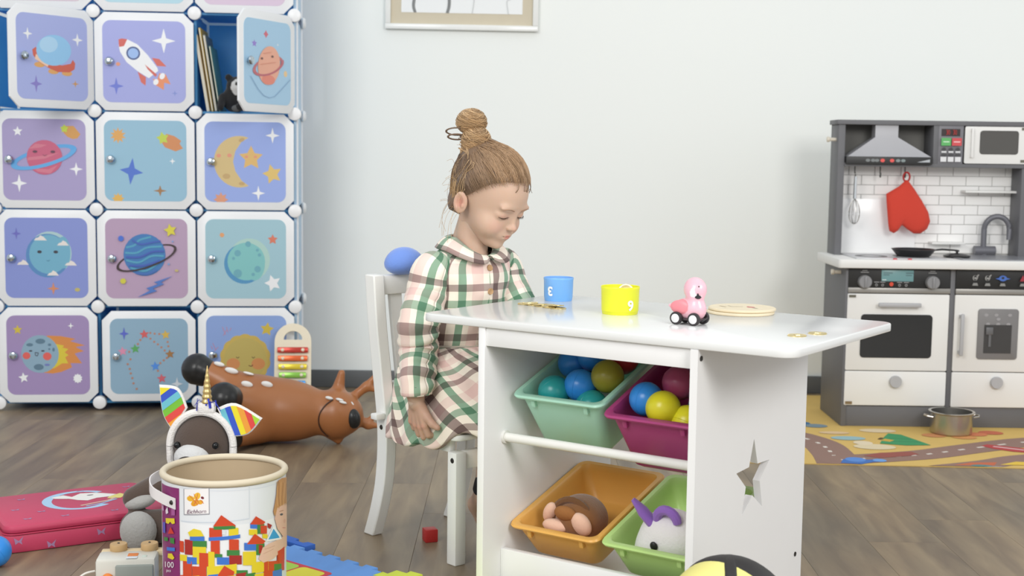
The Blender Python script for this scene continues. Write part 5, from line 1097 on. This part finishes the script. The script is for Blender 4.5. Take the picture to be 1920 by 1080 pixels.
# ================================================================== bucket of blocks
BR, BH, BX_, BY_ = .119, .2695, -.552, 2.552
BK = thing('block_bucket', 'round cardboard bucket of toy building blocks with a printed sleeve', 'bucket', (BX_, BY_, .0135))
MB().lathe([(0, .002), (BR-.004, .002), (BR-.003, 0), (BR-.0025, BH-.012), (BR-.006, BH-.012), (BR-.0065, .006), (0, .006)], 64, caps=False).build('drum', mat('cardboard_inside', (188, 168, 138), .8, var=.05), BK)
MB().tube([((BR-.0035)*math.cos(q), (BR-.0035)*math.sin(q), BH-.006) for q in np.linspace(0, 2*PI, 65)[:-1]], .0066, 12, True).build('rim', mat('rim_card', (214, 202, 178), .6), BK)
MB().lathe([(BR-.0024, .001), (BR-.0012, .001), (BR-.0012, BH-.013), (BR-.0024, BH-.013)], 96, caps=False).build('sleeve', mat('sleeve_white', (226, 230, 234), .35, var=.01), BK)
class BArt(Art):
    def n(s, x, y):
        px, py = 260+x/4.153, 820+y/4.153; ph = math.asin(max(-.985, min(.985, (px-419)/118))); z = BH-.002-(py-(877+27*math.cos(ph)))/1010; return (ph/PI+.5, z/BH)
A = BArt((0, 0, 1, 1)); rd, gr, bl, ye, dr_ = (206, 72, 42), (64, 132, 66), (64, 118, 206), (228, 206, 48), (164, 46, 40)
def q4(x0, y0, x1, y1, c, sk=0): A.poly([(x0, y0), (x1, y0+sk), (x1, y1+sk), (x0, y1)], c)
q4(330, 640, 850, 648, (206, 214, 224)); q4(846, 380, 850, 645, (210, 218, 226)); q4(330, 376, 1060, 380, (214, 220, 228)); q4(322, 650, 1060, 1300, (236, 238, 240))
A.poly([(170, 338), (318, 385), (318, 1300), (170, 1300)], (134, 44, 108)); q4(352, 388, 548, 598, (150, 150, 158)); q4(358, 390, 542, 590, (240, 238, 238))
for x, y, a_, b_, c, r in ((405, 468, 28, 22, (230, 178, 50), .3), (440, 503, 34, 24, (226, 160, 44), -.5), (455, 450, 24, 30, (236, 186, 60), .5), (478, 498, 22, 18, (230, 170, 50), 0), (495, 464, 13, 10, (120, 40, 50), .6)): A.ell(x, y, a_, b_, c, r)
for ln_ in ([(395, 440), (430, 480), (460, 520)], [(430, 430), (450, 470), (470, 510)], [(460, 430), (450, 480), (430, 520)], [(480, 480), (505, 510)]): A.line(ln_, 4, (206, 90, 70))
A.text('Eichhorn', 449, 572, 44, (96, 42, 82), 0, .25, .92)
# blocks of the printed castle
for x0, y0, x1, y1, c in ((555, 800, 622, 920, rd), (692, 800, 765, 890, rd), (545, 702, 640, 785, rd), (690, 706, 762, 772, ye), (640, 720, 668, 760, (220, 224, 228)), (540, 778, 775, 806, bl), (585, 910, 640, 940, gr), (675, 885, 770, 932, gr), (600, 938, 692, 996, bl), (692, 928, 786, 1000, dr_), (360, 790, 420, 910, dr_), (322, 800, 352, 890, rd), (420, 800, 525, 855, gr), (400, 765, 508, 800, bl), (420, 848, 520, 985, ye), (322, 910, 376, 960, ye), (345, 962, 412, 1090, rd), (376, 930, 450, 985, bl), (468, 898, 538, 1010, rd), (536, 890, 582, 1010, ye), (415, 1005, 520, 1090, rd), (852, 680, 910, 722, bl), (842, 730, 905, 775, ye), (905, 690, 960, 770, gr), (930, 705, 980, 770, rd), (945, 775, 985, 810, ye), (805, 835, 895, 895, bl), (895, 845, 960, 940, gr), (915, 860, 945, 930, dr_), (795, 905, 895, 1015, ye), (862, 1000, 990, 1090, ye), (955, 1000, 1060, 1090, rd), (1060, 930, 1120, 1090, rd), (1035, 1030, 1095, 1090, gr), (525, 1010, 748, 1090, ye), (745, 1050, 830, 1090, gr)): q4(x0, y0, x1, y1, c, 6 if x1-x0 < 120 else -12)
A.poly([(575, 690), (635, 604), (742, 690), (735, 700), (590, 702)], rd); q4(578, 692, 740, 718, gr); A.poly([(385, 735), (430, 705), (480, 720), (505, 768), (400, 768)], ye); A.poly([(850, 690), (895, 628), (968, 680), (950, 700)], rd); A.poly([(825, 848), (885, 768), (968, 835), (950, 855)], rd); A.poly([(600, 1090), (655, 1008), (730, 1060), (725, 1090)], rd)
A.poly([(985, 690), (1020, 710), (1005, 740), (985, 725)], dr_)
for k_, c in enumerate((rd, ye, gr, bl, rd, ye, dr_, gr, ye, rd, bl)): q4(322+k_*70, 1078+(k_ % 3)*8, 398+k_*70, 1190, c, -6); q4(322+k_*70, 1180, 398+k_*70, 1320, (ye, rd, bl, gr)[k_ % 4], 4)
# child pictured at the right of the sleeve
A.poly([(1046, 520), (1072, 352), (1100, 335), (1200, 330), (1200, 560), (1130, 545), (1075, 580), (1040, 640), (1030, 600)], (196, 146, 98)).poly([(1062, 575), (1120, 545), (1200, 560), (1200, 815), (1105, 812), (1062, 745), (1040, 660)], (228, 188, 168))
for k in range(6): A.line([(1062+k*16, 360+k*4), (1058+k*14, 470+k*10), (1066+k*12, 560)], 5, ((214, 168, 116), (172, 122, 78))[k % 2])
A.ell(1096, 632, 13, 9, (90, 90, 96)).line([(1078, 606), (1112, 600)], 5, (170, 120, 86)).line([(1104, 742), (1130, 748)], 6, (206, 130, 120)).ell(1122, 690, 10, 16, (218, 170, 150))
A.poly([(1200, 800), (1105, 815), (1000, 855), (945, 885), (912, 975), (950, 1008), (1030, 985), (1080, 940), (1130, 910), (1200, 905)], (226, 188, 168)); A.line([(960, 900), (1040, 880)], 5, (206, 160, 140)); A.line([(950, 935), (1030, 905)], 5, (206, 160, 140))
A.poly([(968, 838), (1030, 712), (1098, 832)], (238, 240, 242)).poly([(988, 824), (1030, 740), (1080, 820)], (60, 160, 216)); A.poly([(1062, 930), (1120, 900), (1120, 1010), (1070, 1030)], rd)
# marks on the purple stripe
for pts, c in (([(216, 622), (285, 622), (288, 662), (268, 668), (252, 650), (238, 668), (218, 660)], ye), ([(192, 655), (212, 655), (212, 745), (192, 740)], (92, 92, 190)), ([(232, 748), (255, 690), (282, 745)], (206, 60, 50)), ([(200, 775), (232, 778), (232, 808), (200, 806)], gr), ([(250, 778), (282, 782), (282, 828), (250, 820)], gr), ([(222, 855), (286, 858), (286, 886), (222, 884)], bl), ([(232, 908), (262, 905), (282, 940), (268, 956), (228, 940)], ye), ([(215, 560), (232, 530), (238, 580), (220, 590)], (232, 220, 232)), ([(186, 520), (200, 520), (202, 565), (190, 560)], (200, 150, 196)), ([(262, 545), (290, 550), (290, 600), (262, 598)], (166, 90, 150))): A.poly(pts, c)
A.text('100', 238, 1000, 66, (244, 240, 244), 0, 0, .8); A.text('pcs', 238, 1045, 34, (244, 240, 244), 0, 0, .8)
A.build('printed_sleeve_picture', BK, lambda u, v, o: ((BR-.0009+o)*math.sin((u-.5)*PI+.213), -(BR-.0009+o)*math.cos((u-.5)*PI+.213), v*BH), vcol_mat('sleeve_print', .35), off=.000008, strip=.012)
# strap handle
def strap(P, hgt, th=.0018):
    mb = MB(); n = len(P); vs = []; fs = []
    for i, p in enumerate(P):
        t = (P[min(i+1, n-1)]-P[max(i-1, 0)]).normalized(); nn = t.cross(Vector((0, 0, 1))).normalized()*th/2; vs += [p+nn-Vector((0, 0, hgt)), p+nn+Vector((0, 0, hgt)), p-nn+Vector((0, 0, hgt)), p-nn-Vector((0, 0, hgt))]
    for i in range(n-1):
        for k in range(4): l = (k+1) % 4; fs.append((4*i+k, 4*i+l, 4*i+4+l, 4*i+4+k))
    fs += [(3, 2, 1, 0), tuple(4*n-4+k for k in range(4))]; return mb.add(vs, fs)
def onb(deg, r, z): q = math.radians(deg+12.2); return (r*math.sin(q), -r*math.cos(q), z)
sp_ = strap(smoothpath([onb(-112, BR+.001, .2485), onb(-104, BR+.010, .2485), onb(-92, BR+.020, .2435), onb(-78, BR+.019, .2345), onb(-66, BR+.008, .2265), onb(-56, BR+.0022, .2225), onb(-48, BR+.0018, .221)], 5), .0105).build('handle', mat('strap_white', (230, 226, 226), .5), BK)
MB().lathe([(0, .003), (.003, .0028), (.0048, .0)], 14, onb(-53, BR+.0026, .222), align(Vector(onb(-53, 1, 0))), caps=False).build('rivet', SCR, sp_)
# ================================================================== dark plush with unicorn headband
PL = thing('donkey_plush', 'dark brown plush animal with grey muzzle sitting behind the bucket', 'plush toy', (-.70, 3.03, 0))
f = Field((-.2, -.13, -.01), (.12, .12, .32), .004)
f.ell((0, .01, .095), (.082, .070, .10), .02).ell((0, -.005, .228), (.069, .068, .072), .02).cap((-.055, -.01, .155), (-.150, -.045, .105), .030, .026, .015).cap((.06, -.01, .15), (.1, -.06, .09), .03, .026, .015).cap((-.05, -.03, .04), (-.14, -.07, .045), .040, .036, .02).cap((.05, -.03, .04), (.1, -.1, .045), .04, .036, .02)
mb_ = f.mb(); mb_.v = [(x, y, max(z, .0)) for x, y, z in mb_.v]; mb_.build('body', mat('plush_dark', (82, 68, 60), .95, bump=.5, bscale=260, sheen=.35, var=.1), PL, 80)
GF = mat('plush_grey_fur', (168, 166, 162), .95, bump=1, bscale=160, sheen=.4, var=.12)
MB().ell((-.014, -.066, .206), (.040, .028, .030)).build('muzzle', mat('plush_muzzle_fur', (206, 206, 206), .95, bump=1, bscale=160, sheen=.4, var=.1), PL)
MB().ell((-.018, -.091, .200), (.022, .008, .014)).build('nose', mat('plush_nose', (60, 54, 52), .8), PL)
for x in (-.048, .038): MB().ell((x, -.060, .232), .008).build('eye', mat('bead_black', (20, 20, 22), .08), PL)
MB().ell((-.134, -.052, .100), (.036, .030, .017), rotm(0, -.25, 0)).build('cuff', GF, PL)
MB().ell((-.128, -.095, .044), (.041, .030, .044)).build('foot_pad', GF, PL); MB().ell((.105, -.118, .044), (.038, .030, .044)).build('foot_pad', GF, PL)
HBND = thing('unicorn_headband', 'white fuzzy unicorn headband with rainbow ears and gold horn on the plush', 'headband', (-.698, 2.995, .225)); FUZ = mat('white_fuzz', (236, 232, 228), .95, bump=1, bscale=260, sheen=.5)
MB().tube([(.0715*math.cos(q), -.006+.0*q, -.045+.122*math.sin(q)) if False else ((.0715+.002*math.sin(q))*math.cos(q), -.004, .079*math.sin(q) if q > 0 and q < PI else .0) for q in np.linspace(0.02, PI-.02, 28)], .0085, 10, up=(0, 1, 0)).tube([(.0715, -.004, .0), (.071, -.003, -.03), (.066, 0, -.055)], .0085, 10, up=(0, 1, 0)).tube([(-.0715, -.004, .0), (-.071, -.003, -.03), (-.066, 0, -.055)], .0085, 10, up=(0, 1, 0)).build('band', FUZ, HBND)
MB().box((.012, -.004, .090), (.040, .020, .024), .004).build('horn_base', FUZ, HBND)
hn = []
for i in range(29): tt = i/28; hn.append((.0115*(1-tt)**.85*(1+.10*math.sin(tt*46))+.0006, tt*.085))
MB().lathe(hn, 20, (.013, -.004, .100), rotm(0, .02, 0)).build('horn', mat('gold_satin', (218, 190, 130), .35, .8, var=.06), HBND)
for q in range(7): MB().tube([(.013+.012*math.cos(q), -.008, .103), (.013+.022*math.cos(q*1.3), -.014, .108+.004*math.sin(q)), (.013+(.024+.01*(q % 2))*math.cos(q*1.3), -.016, .096-.006*(q % 3))], .0022, 5, flat=.3).build('tinsel', mat('tinsel_blue', (60, 70, 190), .3, .4), HBND)
def ear(tip, b0, b1, stripes, lab):
    tip, b0, b1 = Vector(tip), Vector(b0), Vector(b1); mb = MB(); m0 = (b0+b1)/2
    out = [b0]+[Vector(p) for p in smoothpath([b0, b0.lerp(tip, .5)+(b0-b1)*.34, tip], 5)][1:]+[Vector(p) for p in smoothpath([tip, b1.lerp(tip, .5)+(b1-b0)*.22, b1], 5)][1:]
    cen = sum(out, Vector())/len(out); poly = [((p-cen).x*1.13+cen.x, (p-cen).z*1.13+cen.z+.001) for p in out]
    e = upright(mb, poly, -.004, .006, bev=.003).build('ear', FUZ, HBND, 60)
    inner = [(p.x, p.z) for p in out]; ax = Vector((tip.x-m0.x, tip.z-m0.z)); L_ = ax.length; ax.normalize(); rotq = math.atan2(ax.y, ax.x)+stripes[0]; c_, s_ = math.cos(rotq), math.sin(rotq)
    uvp = [((x-m0.x)*c_+(z-m0.z)*s_, -(x-m0.x)*s_+(z-m0.z)*c_) for x, z in inner]; lo = min(p[0] for p in uvp); hi = max(p[0] for p in uvp); cols = stripes[1]; n = len(cols)
    for k, c in enumerate(cols):
        q = clip_poly(clip_poly(uvp, 0, lo+(hi-lo)*k/n, 1), 0, lo+(hi-lo)*(k+1)/n, -1)
        if len(q) < 3: continue
        pp = [(u*c_-v*s_+m0.x, u*s_+v*c_+m0.z) for u, v in q]; upright(MB(), pp, -.0055-.0006*(k % 2), -.0035).build('rainbow_stripe', mat('satin_%d_%d_%d' % c, c, .35, sheen=.3), e)
Yl, Bu, Te, Gn, Rd, Or, Lg = (236, 220, 50), (56, 88, 196), (110, 190, 206), (120, 190, 60), (222, 76, 70), (236, 160, 60), (170, 214, 60)
ear((-.092, 0, .134), (-.036, 0, .088), (-.066, 0, .040), (.12, [Or, Rd, Gn, Te, Bu, Yl]), 'left'); ear((.132, 0, .064), (.042, 0, .084), (.066, 0, .026), (.22, [Te, Bu, Yl, Or, Rd, Lg]), 'right')
# ================================================================== hopper deer lying on its side
DE = thing('hopper_deer', 'brown inflatable bouncy deer with black hooves lying on the floor', 'inflatable toy', (-.70, 4.08, 0))
f = Field((-.34, -.2, -.012), (.3, .2, .30), .005)
f.ell((-.05, 0, .100), (.145, .098, .100), .03).ell((.045, -.005, .094), (.11, .085, .084), .04).ell((.165, -.005, .088), (.068, .074, .078), .03).ell((.215, -.01, .088), (.030, .04, .045), .03)
f.cap((-.10, .02, .135), (-.235, .02, .206), .062, .040, .04).cap((-.08, -.05, .115), (-.145, -.125, .150), .058, .040, .035).cap((-.08, -.06, .055), (-.13, -.13, .040), .052, .036, .03).cap((-.1, .05, .06), (-.2, .08, .05), .055, .036, .03)
f.cap((.165, .02, .150), (.178, .02, .212), .022, .011, .015).cap((.165, -.01, .022), (.172, -.015, .008), .022, .012, .015)
f.chain([(.205, .03, .130), (.25, .04, .165), (.285, .045, .205)], [.016, .013, .008], .012).chain([(.255, .04, .168), (.275, .04, .158)], [.012, .009], .008).chain([(.22, .0, .075), (.262, .0, .055), (.292, .0, .052)], [.016, .013, .008], .012).chain([(.255, .0, .06), (.275, 0, .078)], [.011, .008], .008)
def dcol(V):
    c = np.tile(np.array(lin((168, 108, 64)), np.float32), (len(V), 1))
    for x, z, a_, b_ in ((-.196, .243, .015, .006), (-.160, .226, .019, .008), (-.100, .214, .016, .004), (-.098, .196, .016, .008), (-.040, .196, .016, .008), (.150, .150, .012, .006), (.186, .148, .013, .004), (.178, .140, .013, .004)):
        m = (((V[:, 0]-x)/a_)**2+((V[:, 2]-z)/b_)**2 < 1) & (V[:, 1] < .03); pass
    return c
mb_ = f.mb(dcol); zm = min(v[2] for v in mb_.v); mb_.v = [(x, y, z-zm) for x, y, z in mb_.v]; mb_.build('body', vcol_mat('rubber_vcol', .35, sss=.05), DE, 80)
for x, z, a_, b_ in ((-.196, .240, .017, .007), (-.156, .222, .021, .009), (-.104, .214, .017, .004), (-.096, .192, .018, .009), (-.038, .190, .018, .009), (.150, .150, .012, .005), (.182, .146, .012, .004), (.192, .138, .012, .004)):
    DV = np.array(mb_.v); m_ = (np.abs(DV[:, 0]-x) < .007) & (np.abs(DV[:, 2]-z) < .007)
    if m_.any():
        p_ = DV[m_][DV[m_][:, 1].argmin()]; MB().ell((x, p_[1]+.0005, z), (a_, .0065, b_), rotm(0, .25, 0)).build('spot', mat('spot_white', (236, 234, 230), .45), DE)
HF = mat('hoof_black', (34, 34, 34), .3)
for a_, b_, r in (((-.252, .02, .214), (-.266, .02, .220), .050), ((-.142, -.130, .156), (-.150, -.146, .160), .050), ((-.128, -.128, .044), (-.140, -.152, .040), .040), ((-.195, .08, .05), (-.225, .09, .046), .040)):
    f = Field(np.minimum(a_, b_)-.07, np.maximum(a_, b_)+.07, .0045); f.cap(a_, b_, r*.92, r, .01); f.mb().build('hoof', HF, DE, 80)
MB().ell((.222, -.046, .086), (.022, .022, .032), rotm(0, -.2, 0)).build('nose', HF, DE)
DV = np.array(mb_.v)
def dsurf(x, z):
    m = (np.abs(DV[:, 0]-x) < .006) & (np.abs(DV[:, 2]-z) < .006); return DV[m][:, 1].min() if m.any() else -.05
MB().tube(smoothpath([(x, dsurf(x, z)-.0003, z) for x, z in ((.162, .146), (.142, .132), (.125, .108), (.120, .082), (.125, .058), (.136, .040), (.146, .030))], 4), .0021, 6).build('mouth_line', mat('mouth_dark', (66, 40, 28), .5), DE)
MB().ell((.222, -.040, .118), (.006, .006, .020), rotm(0, -.4, 0)).build('eye_white', mat('eye_white', (230, 230, 228), .4), DE); MB().ell((.219, -.044, .112), (.005, .004, .010), rotm(0, -.4, 0)).build('eye_line', HF, DE)
# ================================================================== xylophone leaning on the cabinet
XY = thing('xylophone', 'wooden xylophone with rainbow bars leaning on the cabinet', 'xylophone', (-.742, 4.505, 0), .098); XY.rotation_euler = (-.22, 0, .098)
hole = [(.032*math.cos(q), .258+.030*math.sin(q)) for q in np.linspace(0, PI, 13)]
outl = [(-.062, .004), (.062, .004)]+[(.062*math.cos(q), .252+.062*math.sin(q)) for q in np.linspace(0, PI, 19)]
bm = bmesh.new(); ov = [bm.verts.new((x, 0, z)) for x, z in outl]; hv = [bm.verts.new((x, 0, z)) for x, z in hole]
es = [bm.edges.new((l[i], l[(i+1) % len(l)])) for l in (ov, hv) for i in range(len(l))]; bmesh.ops.triangle_fill(bm, edges=es, use_beauty=True)
r_ = bmesh.ops.extrude_face_region(bm, geom=bm.faces[:]); [setattr(g.co, 'y', .012) for g in r_['geom'] if isinstance(g, bmesh.types.BMVert)]; bmesh.ops.recalc_face_normals(bm, faces=bm.faces[:]); bm.verts.index_update()
MB().add([v.co[:] for v in bm.verts], [[v.index for v in f_.verts] for f_ in bm.faces]).build('board', mat('xylo_wood', (232, 222, 198), .55, var=.05), XY); bm.free()
for k, (c, nm) in enumerate((((188, 60, 48), 'red'), ((222, 104, 54), 'orange'), ((222, 200, 60), 'yellow'), ((140, 196, 84), 'green'), ((66, 150, 220), 'blue'), ((70, 90, 190), 'indigo'), ((130, 80, 170), 'violet'), ((206, 90, 130), 'pink'))):
    z = .222-k*.0285; hw2 = .052-.002*k
    br = MB().box((0, -.010, z), (2*hw2, .004, .019), .002); br = br.build('bar', mat('bar_'+nm, c, .25, .3), XY); br['label'] = nm+' metal bar'
    for s in (-1, 1): MB().lathe([(0, .004), (.004, .0036), (.0062, .0)], 12, (s*hw2*.66, -.012, z), rotm(PI/2), caps=False).build('pin', mat('pin_cream', (236, 226, 200), .4), br)
    MB().box((0, -.004, z), (.03, .008, .005)).build('felt', mat('felt_dark', (50, 48, 48), .9), br)
# ================================================================== pink play case
PC = thing('pink_case', 'flat pink padded case with unicorn print on the floor', 'toy case', (-1.108, 2.882, 0), math.radians(30.7)); PK = mat('pink_vinyl', (196, 66, 98), .5, var=.05, scale=10, bump=.1, bscale=60)
CL, CW, CHh = .37, .288, .062
MB().prism(rrect(0, CL, 0, CW, .028, 5), 0, .042, bev=.006).build('base', PK, PC); MB().prism(rrect(.001, CL-.001, .001, CW-.001, .028, 5), .0428, CHh, bev=.008).build('lid', PK, PC)
MB().tube([(x, y, .0424) for x, y in rrect(.0005, CL-.0005, .0005, CW-.0005, .028, 6)], .0022, 6, True).build('zip_piping', mat('pink_piping', (178, 40, 76), .5), PC)
A = Art((0, 0, CL, CW), False)
A.ring(.20, .165, .085, .088, .022, (168, 204, 232), .3, .6, 5.3); A.poly([(.145, .215), (.175, .225), (.19, .20), (.215, .225), (.25, .215), (.29, .18), (.27, .165), (.24, .165), (.215, .15), (.195, .165), (.18, .185), (.15, .2)], (234, 232, 226)).poly([(.27, .165), (.30, .185), (.31, .165), (.29, .14), (.26, .15)], (226, 214, 120)).line([(.19, .11), (.22, .12), (.26, .13), (.28, .15)], .008, (210, 180, 160)).line([(.2, .1), (.24, .11), (.28, .135)], .006, (150, 190, 226)).ell(.232, .198, .008, .004, (90, 90, 90))
for x, y in ((.06, .05), (.05, .14), (.10, .10), (.30, .08), (.33, .24), (.14, .04), (.22, .25), (.08, .23), (.25, .035)): A.poly([(x-.010, y+.006), (x, y), (x+.010, y+.007), (x+.006, y-.002), (x+.008, y-.007), (x, y-.003), (x-.007, y-.006)], (166, 130, 166))
A.build('lid_print', PC, lambda u, v, o: (u*CL, v*CW, CHh+.0001+o), off=.00001)
A = Art((0, 0, CL, .04), False)
for x, y in ((.03, .028), (.10, .012), (.21, .026), (.31, .016)): A.poly([(x-.010, y+.008), (x, y), (x+.010, y+.009), (x+.006, y-.002), (x+.008, y-.009), (x, y-.003), (x-.007, y-.008)], (166, 130, 166))
A.build('side_print', PC, lambda u, v, o: (u*CL, -.0002-o, v*.04), off=.00006)
tag(ball_obj((-1.096, 2.800, .0335), 'blue', 'blue play ball on the floor beside the pink case'), group='loose ball')
# ================================================================== toy vehicle lying on its side, with cord
TV = thing('toy_vehicle', 'cream and grey toy vehicle with wooden wheels lying on its side', 'toy vehicle', (-.775, 2.665, 0), math.radians(8)); CR = mat('toy_cream', (214, 212, 202), .4)
MB().box((0, 0, .036), (.118, .062, .072), .007).build('body', CR, TV); MB().box((.018, -.020, .034), (.074, .034, .052), .003).build('hood', mat('toy_grey', (146, 152, 146), .45), TV)
MB().box((.008, .036, .066), (.128, .022, .012), .002).build('axle_board', mat('pine_wood', (222, 200, 160), .55, var=.08), TV)
for x in (-.022, .040):
    wl = MB().lathe([(0, .0), (.0165, 0), (.0175, .002), (.0175, .012), (.0165, .014), (0, .014)], 26, (x, .034, .072), caps=False).build('wheel', mat('wheel_wood', (198, 164, 116), .55, var=.08, scale=60), TV); MB().lathe([(0, .0155), (.002, .0155), (.0028, .0138)], 10, (x, .034, .072), caps=False).build('axle_pin', SCR, wl)
MB().box((.012, -.004, .0726), (.020, .018, .0016), .0004).build('orange_sticker', mat('toy_orange', (224, 130, 60), .45), TV); MB().box((.012, -.0225, .0726), (.022, .012, .0016), .0004).build('pale_sticker', mat('sticker_pale', (220, 226, 232), .4), TV); MB().box((.036, -.016, .0726), (.009, .010, .0016), .0004).build('pale_sticker', mat('sticker_mint', (206, 218, 206), .4), TV)
MB().ell((-.034, -.036, .030), (.013, .010, .015)).cyl((-.034, -.026, .030), (-.034, -.04, .03), .009, n=12).build('peg', mat('toy_orange', (224, 130, 60)), TV)
tag(MB().tube(smoothpath([(-.838, 2.655, .040), (-.860, 2.650, .034), (-.885, 2.640, .012), (-.905, 2.615, .0026), (-.93, 2.56, .0024), (-.95, 2.47, .0024)], 8), .0022, 8).build('pull_cord', mat('cord_white', (226, 222, 214), .7)), 'thin white pull cord curling from the toy vehicle across the floor', 'cord')
# ================================================================== foam puzzle mat, blocks
def tile_outline(sz, k=5, d=.016):
    o = []; st = sz/(2*k+1)
    for ax, ay, bx2, by2 in ((0, 0, 1, 0), (sz, 0, 0, 1), (sz, sz, -1, 0), (0, sz, 0, -1)):
        nx, ny = by2, -bx2
        for i in range(2*k+1):
            q = d if i % 2 else 0; s0, s1 = i*st, (i+1)*st
            if i % 2: s0 -= .003; s1 += .003
            o += [(ax+bx2*s0+nx*q, ay+by2*s0+ny*q), (ax+bx2*s1+nx*q, ay+by2*s1+ny*q)]
    return o
def foam(name_label, loc, rz, rgb, deco):
    t = thing('foam_tile', name_label, 'foam mat tile', loc, rz, 'interlocking foam floor tiles')
    MB().prism(tile_outline(.31), .0003, .012, bev=.0012).build('tile_body', mat('foam_%d_%d' % rgb[:2], rgb, .75, bump=.25, bscale=500), t)
    if deco:
        MB().prism(rrect(.075, .245, .075, .245, .01, 3), .0118, .0128).build('frame_inlay', mat('foam_red', (206, 70, 84), .75), t)
        for i, (x0, x1, y0, y1, c) in enumerate(((.085, .157, .163, .235, (226, 220, 70)), (.163, .235, .163, .235, (214, 120, 150)), (.085, .157, .085, .157, (172, 212, 84)), (.163, .235, .085, .157, (90, 190, 190)))): MB().prism(rrect(x0, x1, y0, y1, .012, 3), .0126, .0134).build('inlay', mat('foam_inlay_%d' % i, c, .75), t)
    return t
foam('blue foam puzzle tile with a red framed inlay on the floor', (-.512+.0, 2.955, 0), math.radians(-38.2-90), (104, 156, 226), True).rotation_euler
foam('lime yellow foam puzzle tile at the bottom edge next to the blue one', (-.512+.3285*.786+.0282*.618, 2.955-.3285*.618+.0282*.786, 0), math.radians(-38.2-90), (206, 220, 74), False)
tag(MB().prism([(0, 0), (.10, 0), (.10, .03), (.075, .03), (.072, .018), (.045, .018), (.042, .03), (0, .03)], .0003, .013, bev=.0012).build('foam_border_strip', mat('foam_dark_blue', (54, 102, 190), .75), None, loc=(-.530, 3.000, 0), rot=(0, 0, math.radians(-42))), 'dark blue foam edge strip lying behind the blue tile', 'foam strip')
tag(MB().box((0, 0, .015), (.030, .030, .030), .0022).build('toy_block', mat('block_red', (176, 44, 42), .45, var=.06), None, loc=(-.182, 3.035, 0), rot=(0, 0, .35)), 'red wooden cube block on the floor by the chair', 'toy block')
# ================================================================== striped ball in the foreground
BE = thing('bee_ball', 'yellow and black striped round toy at the bottom edge before the table', 'toy ball', (.370, 2.190, 0)); rb = .1115
MB().ell((0, 0, rb), rb, n=48, m=32).build('ball', mat('bee_yellow', (232, 224, 136), .5, var=.03), BE, 80)
BKM = mat('bee_black', (46, 44, 45), .55)
def band(nrm, off, wd, a0, a1, name):
    n_ = Vector(nrm).normalized(); e1 = n_.cross(Vector((0, 0, 1))).normalized(); e2 = e1.cross(n_); R_ = math.sqrt(rb*rb-off*off); vs = []; fs = []; K_ = 40
    for i in range(K_+1):
        q = a0+(a1-a0)*i/K_
        for j in range(9):
            b_ = (j/8-.5)*wd; rr = rb+.0035*(1-(2*j/8-1)**4)+.0002; d = (e1*math.cos(q)+e2*math.sin(q))*R_/rb+n_*(off/rb); d = (d+n_*(b_/rb)).normalized(); vs.append(Vector((0, 0, rb))+d*rr)
    for i in range(K_):
        for j in range(8): fs.append((i*9+j, i*9+j+1, (i+1)*9+j+1, (i+1)*9+j))
    MB().add(vs, fs).build(name, BKM, BE, 80)
band((.96, -.15, .10), .012, .020, 0, 2*PI, 'stripe'); band((.62, .71, .337), .055, .076, 0, 2*PI, 'stripe')
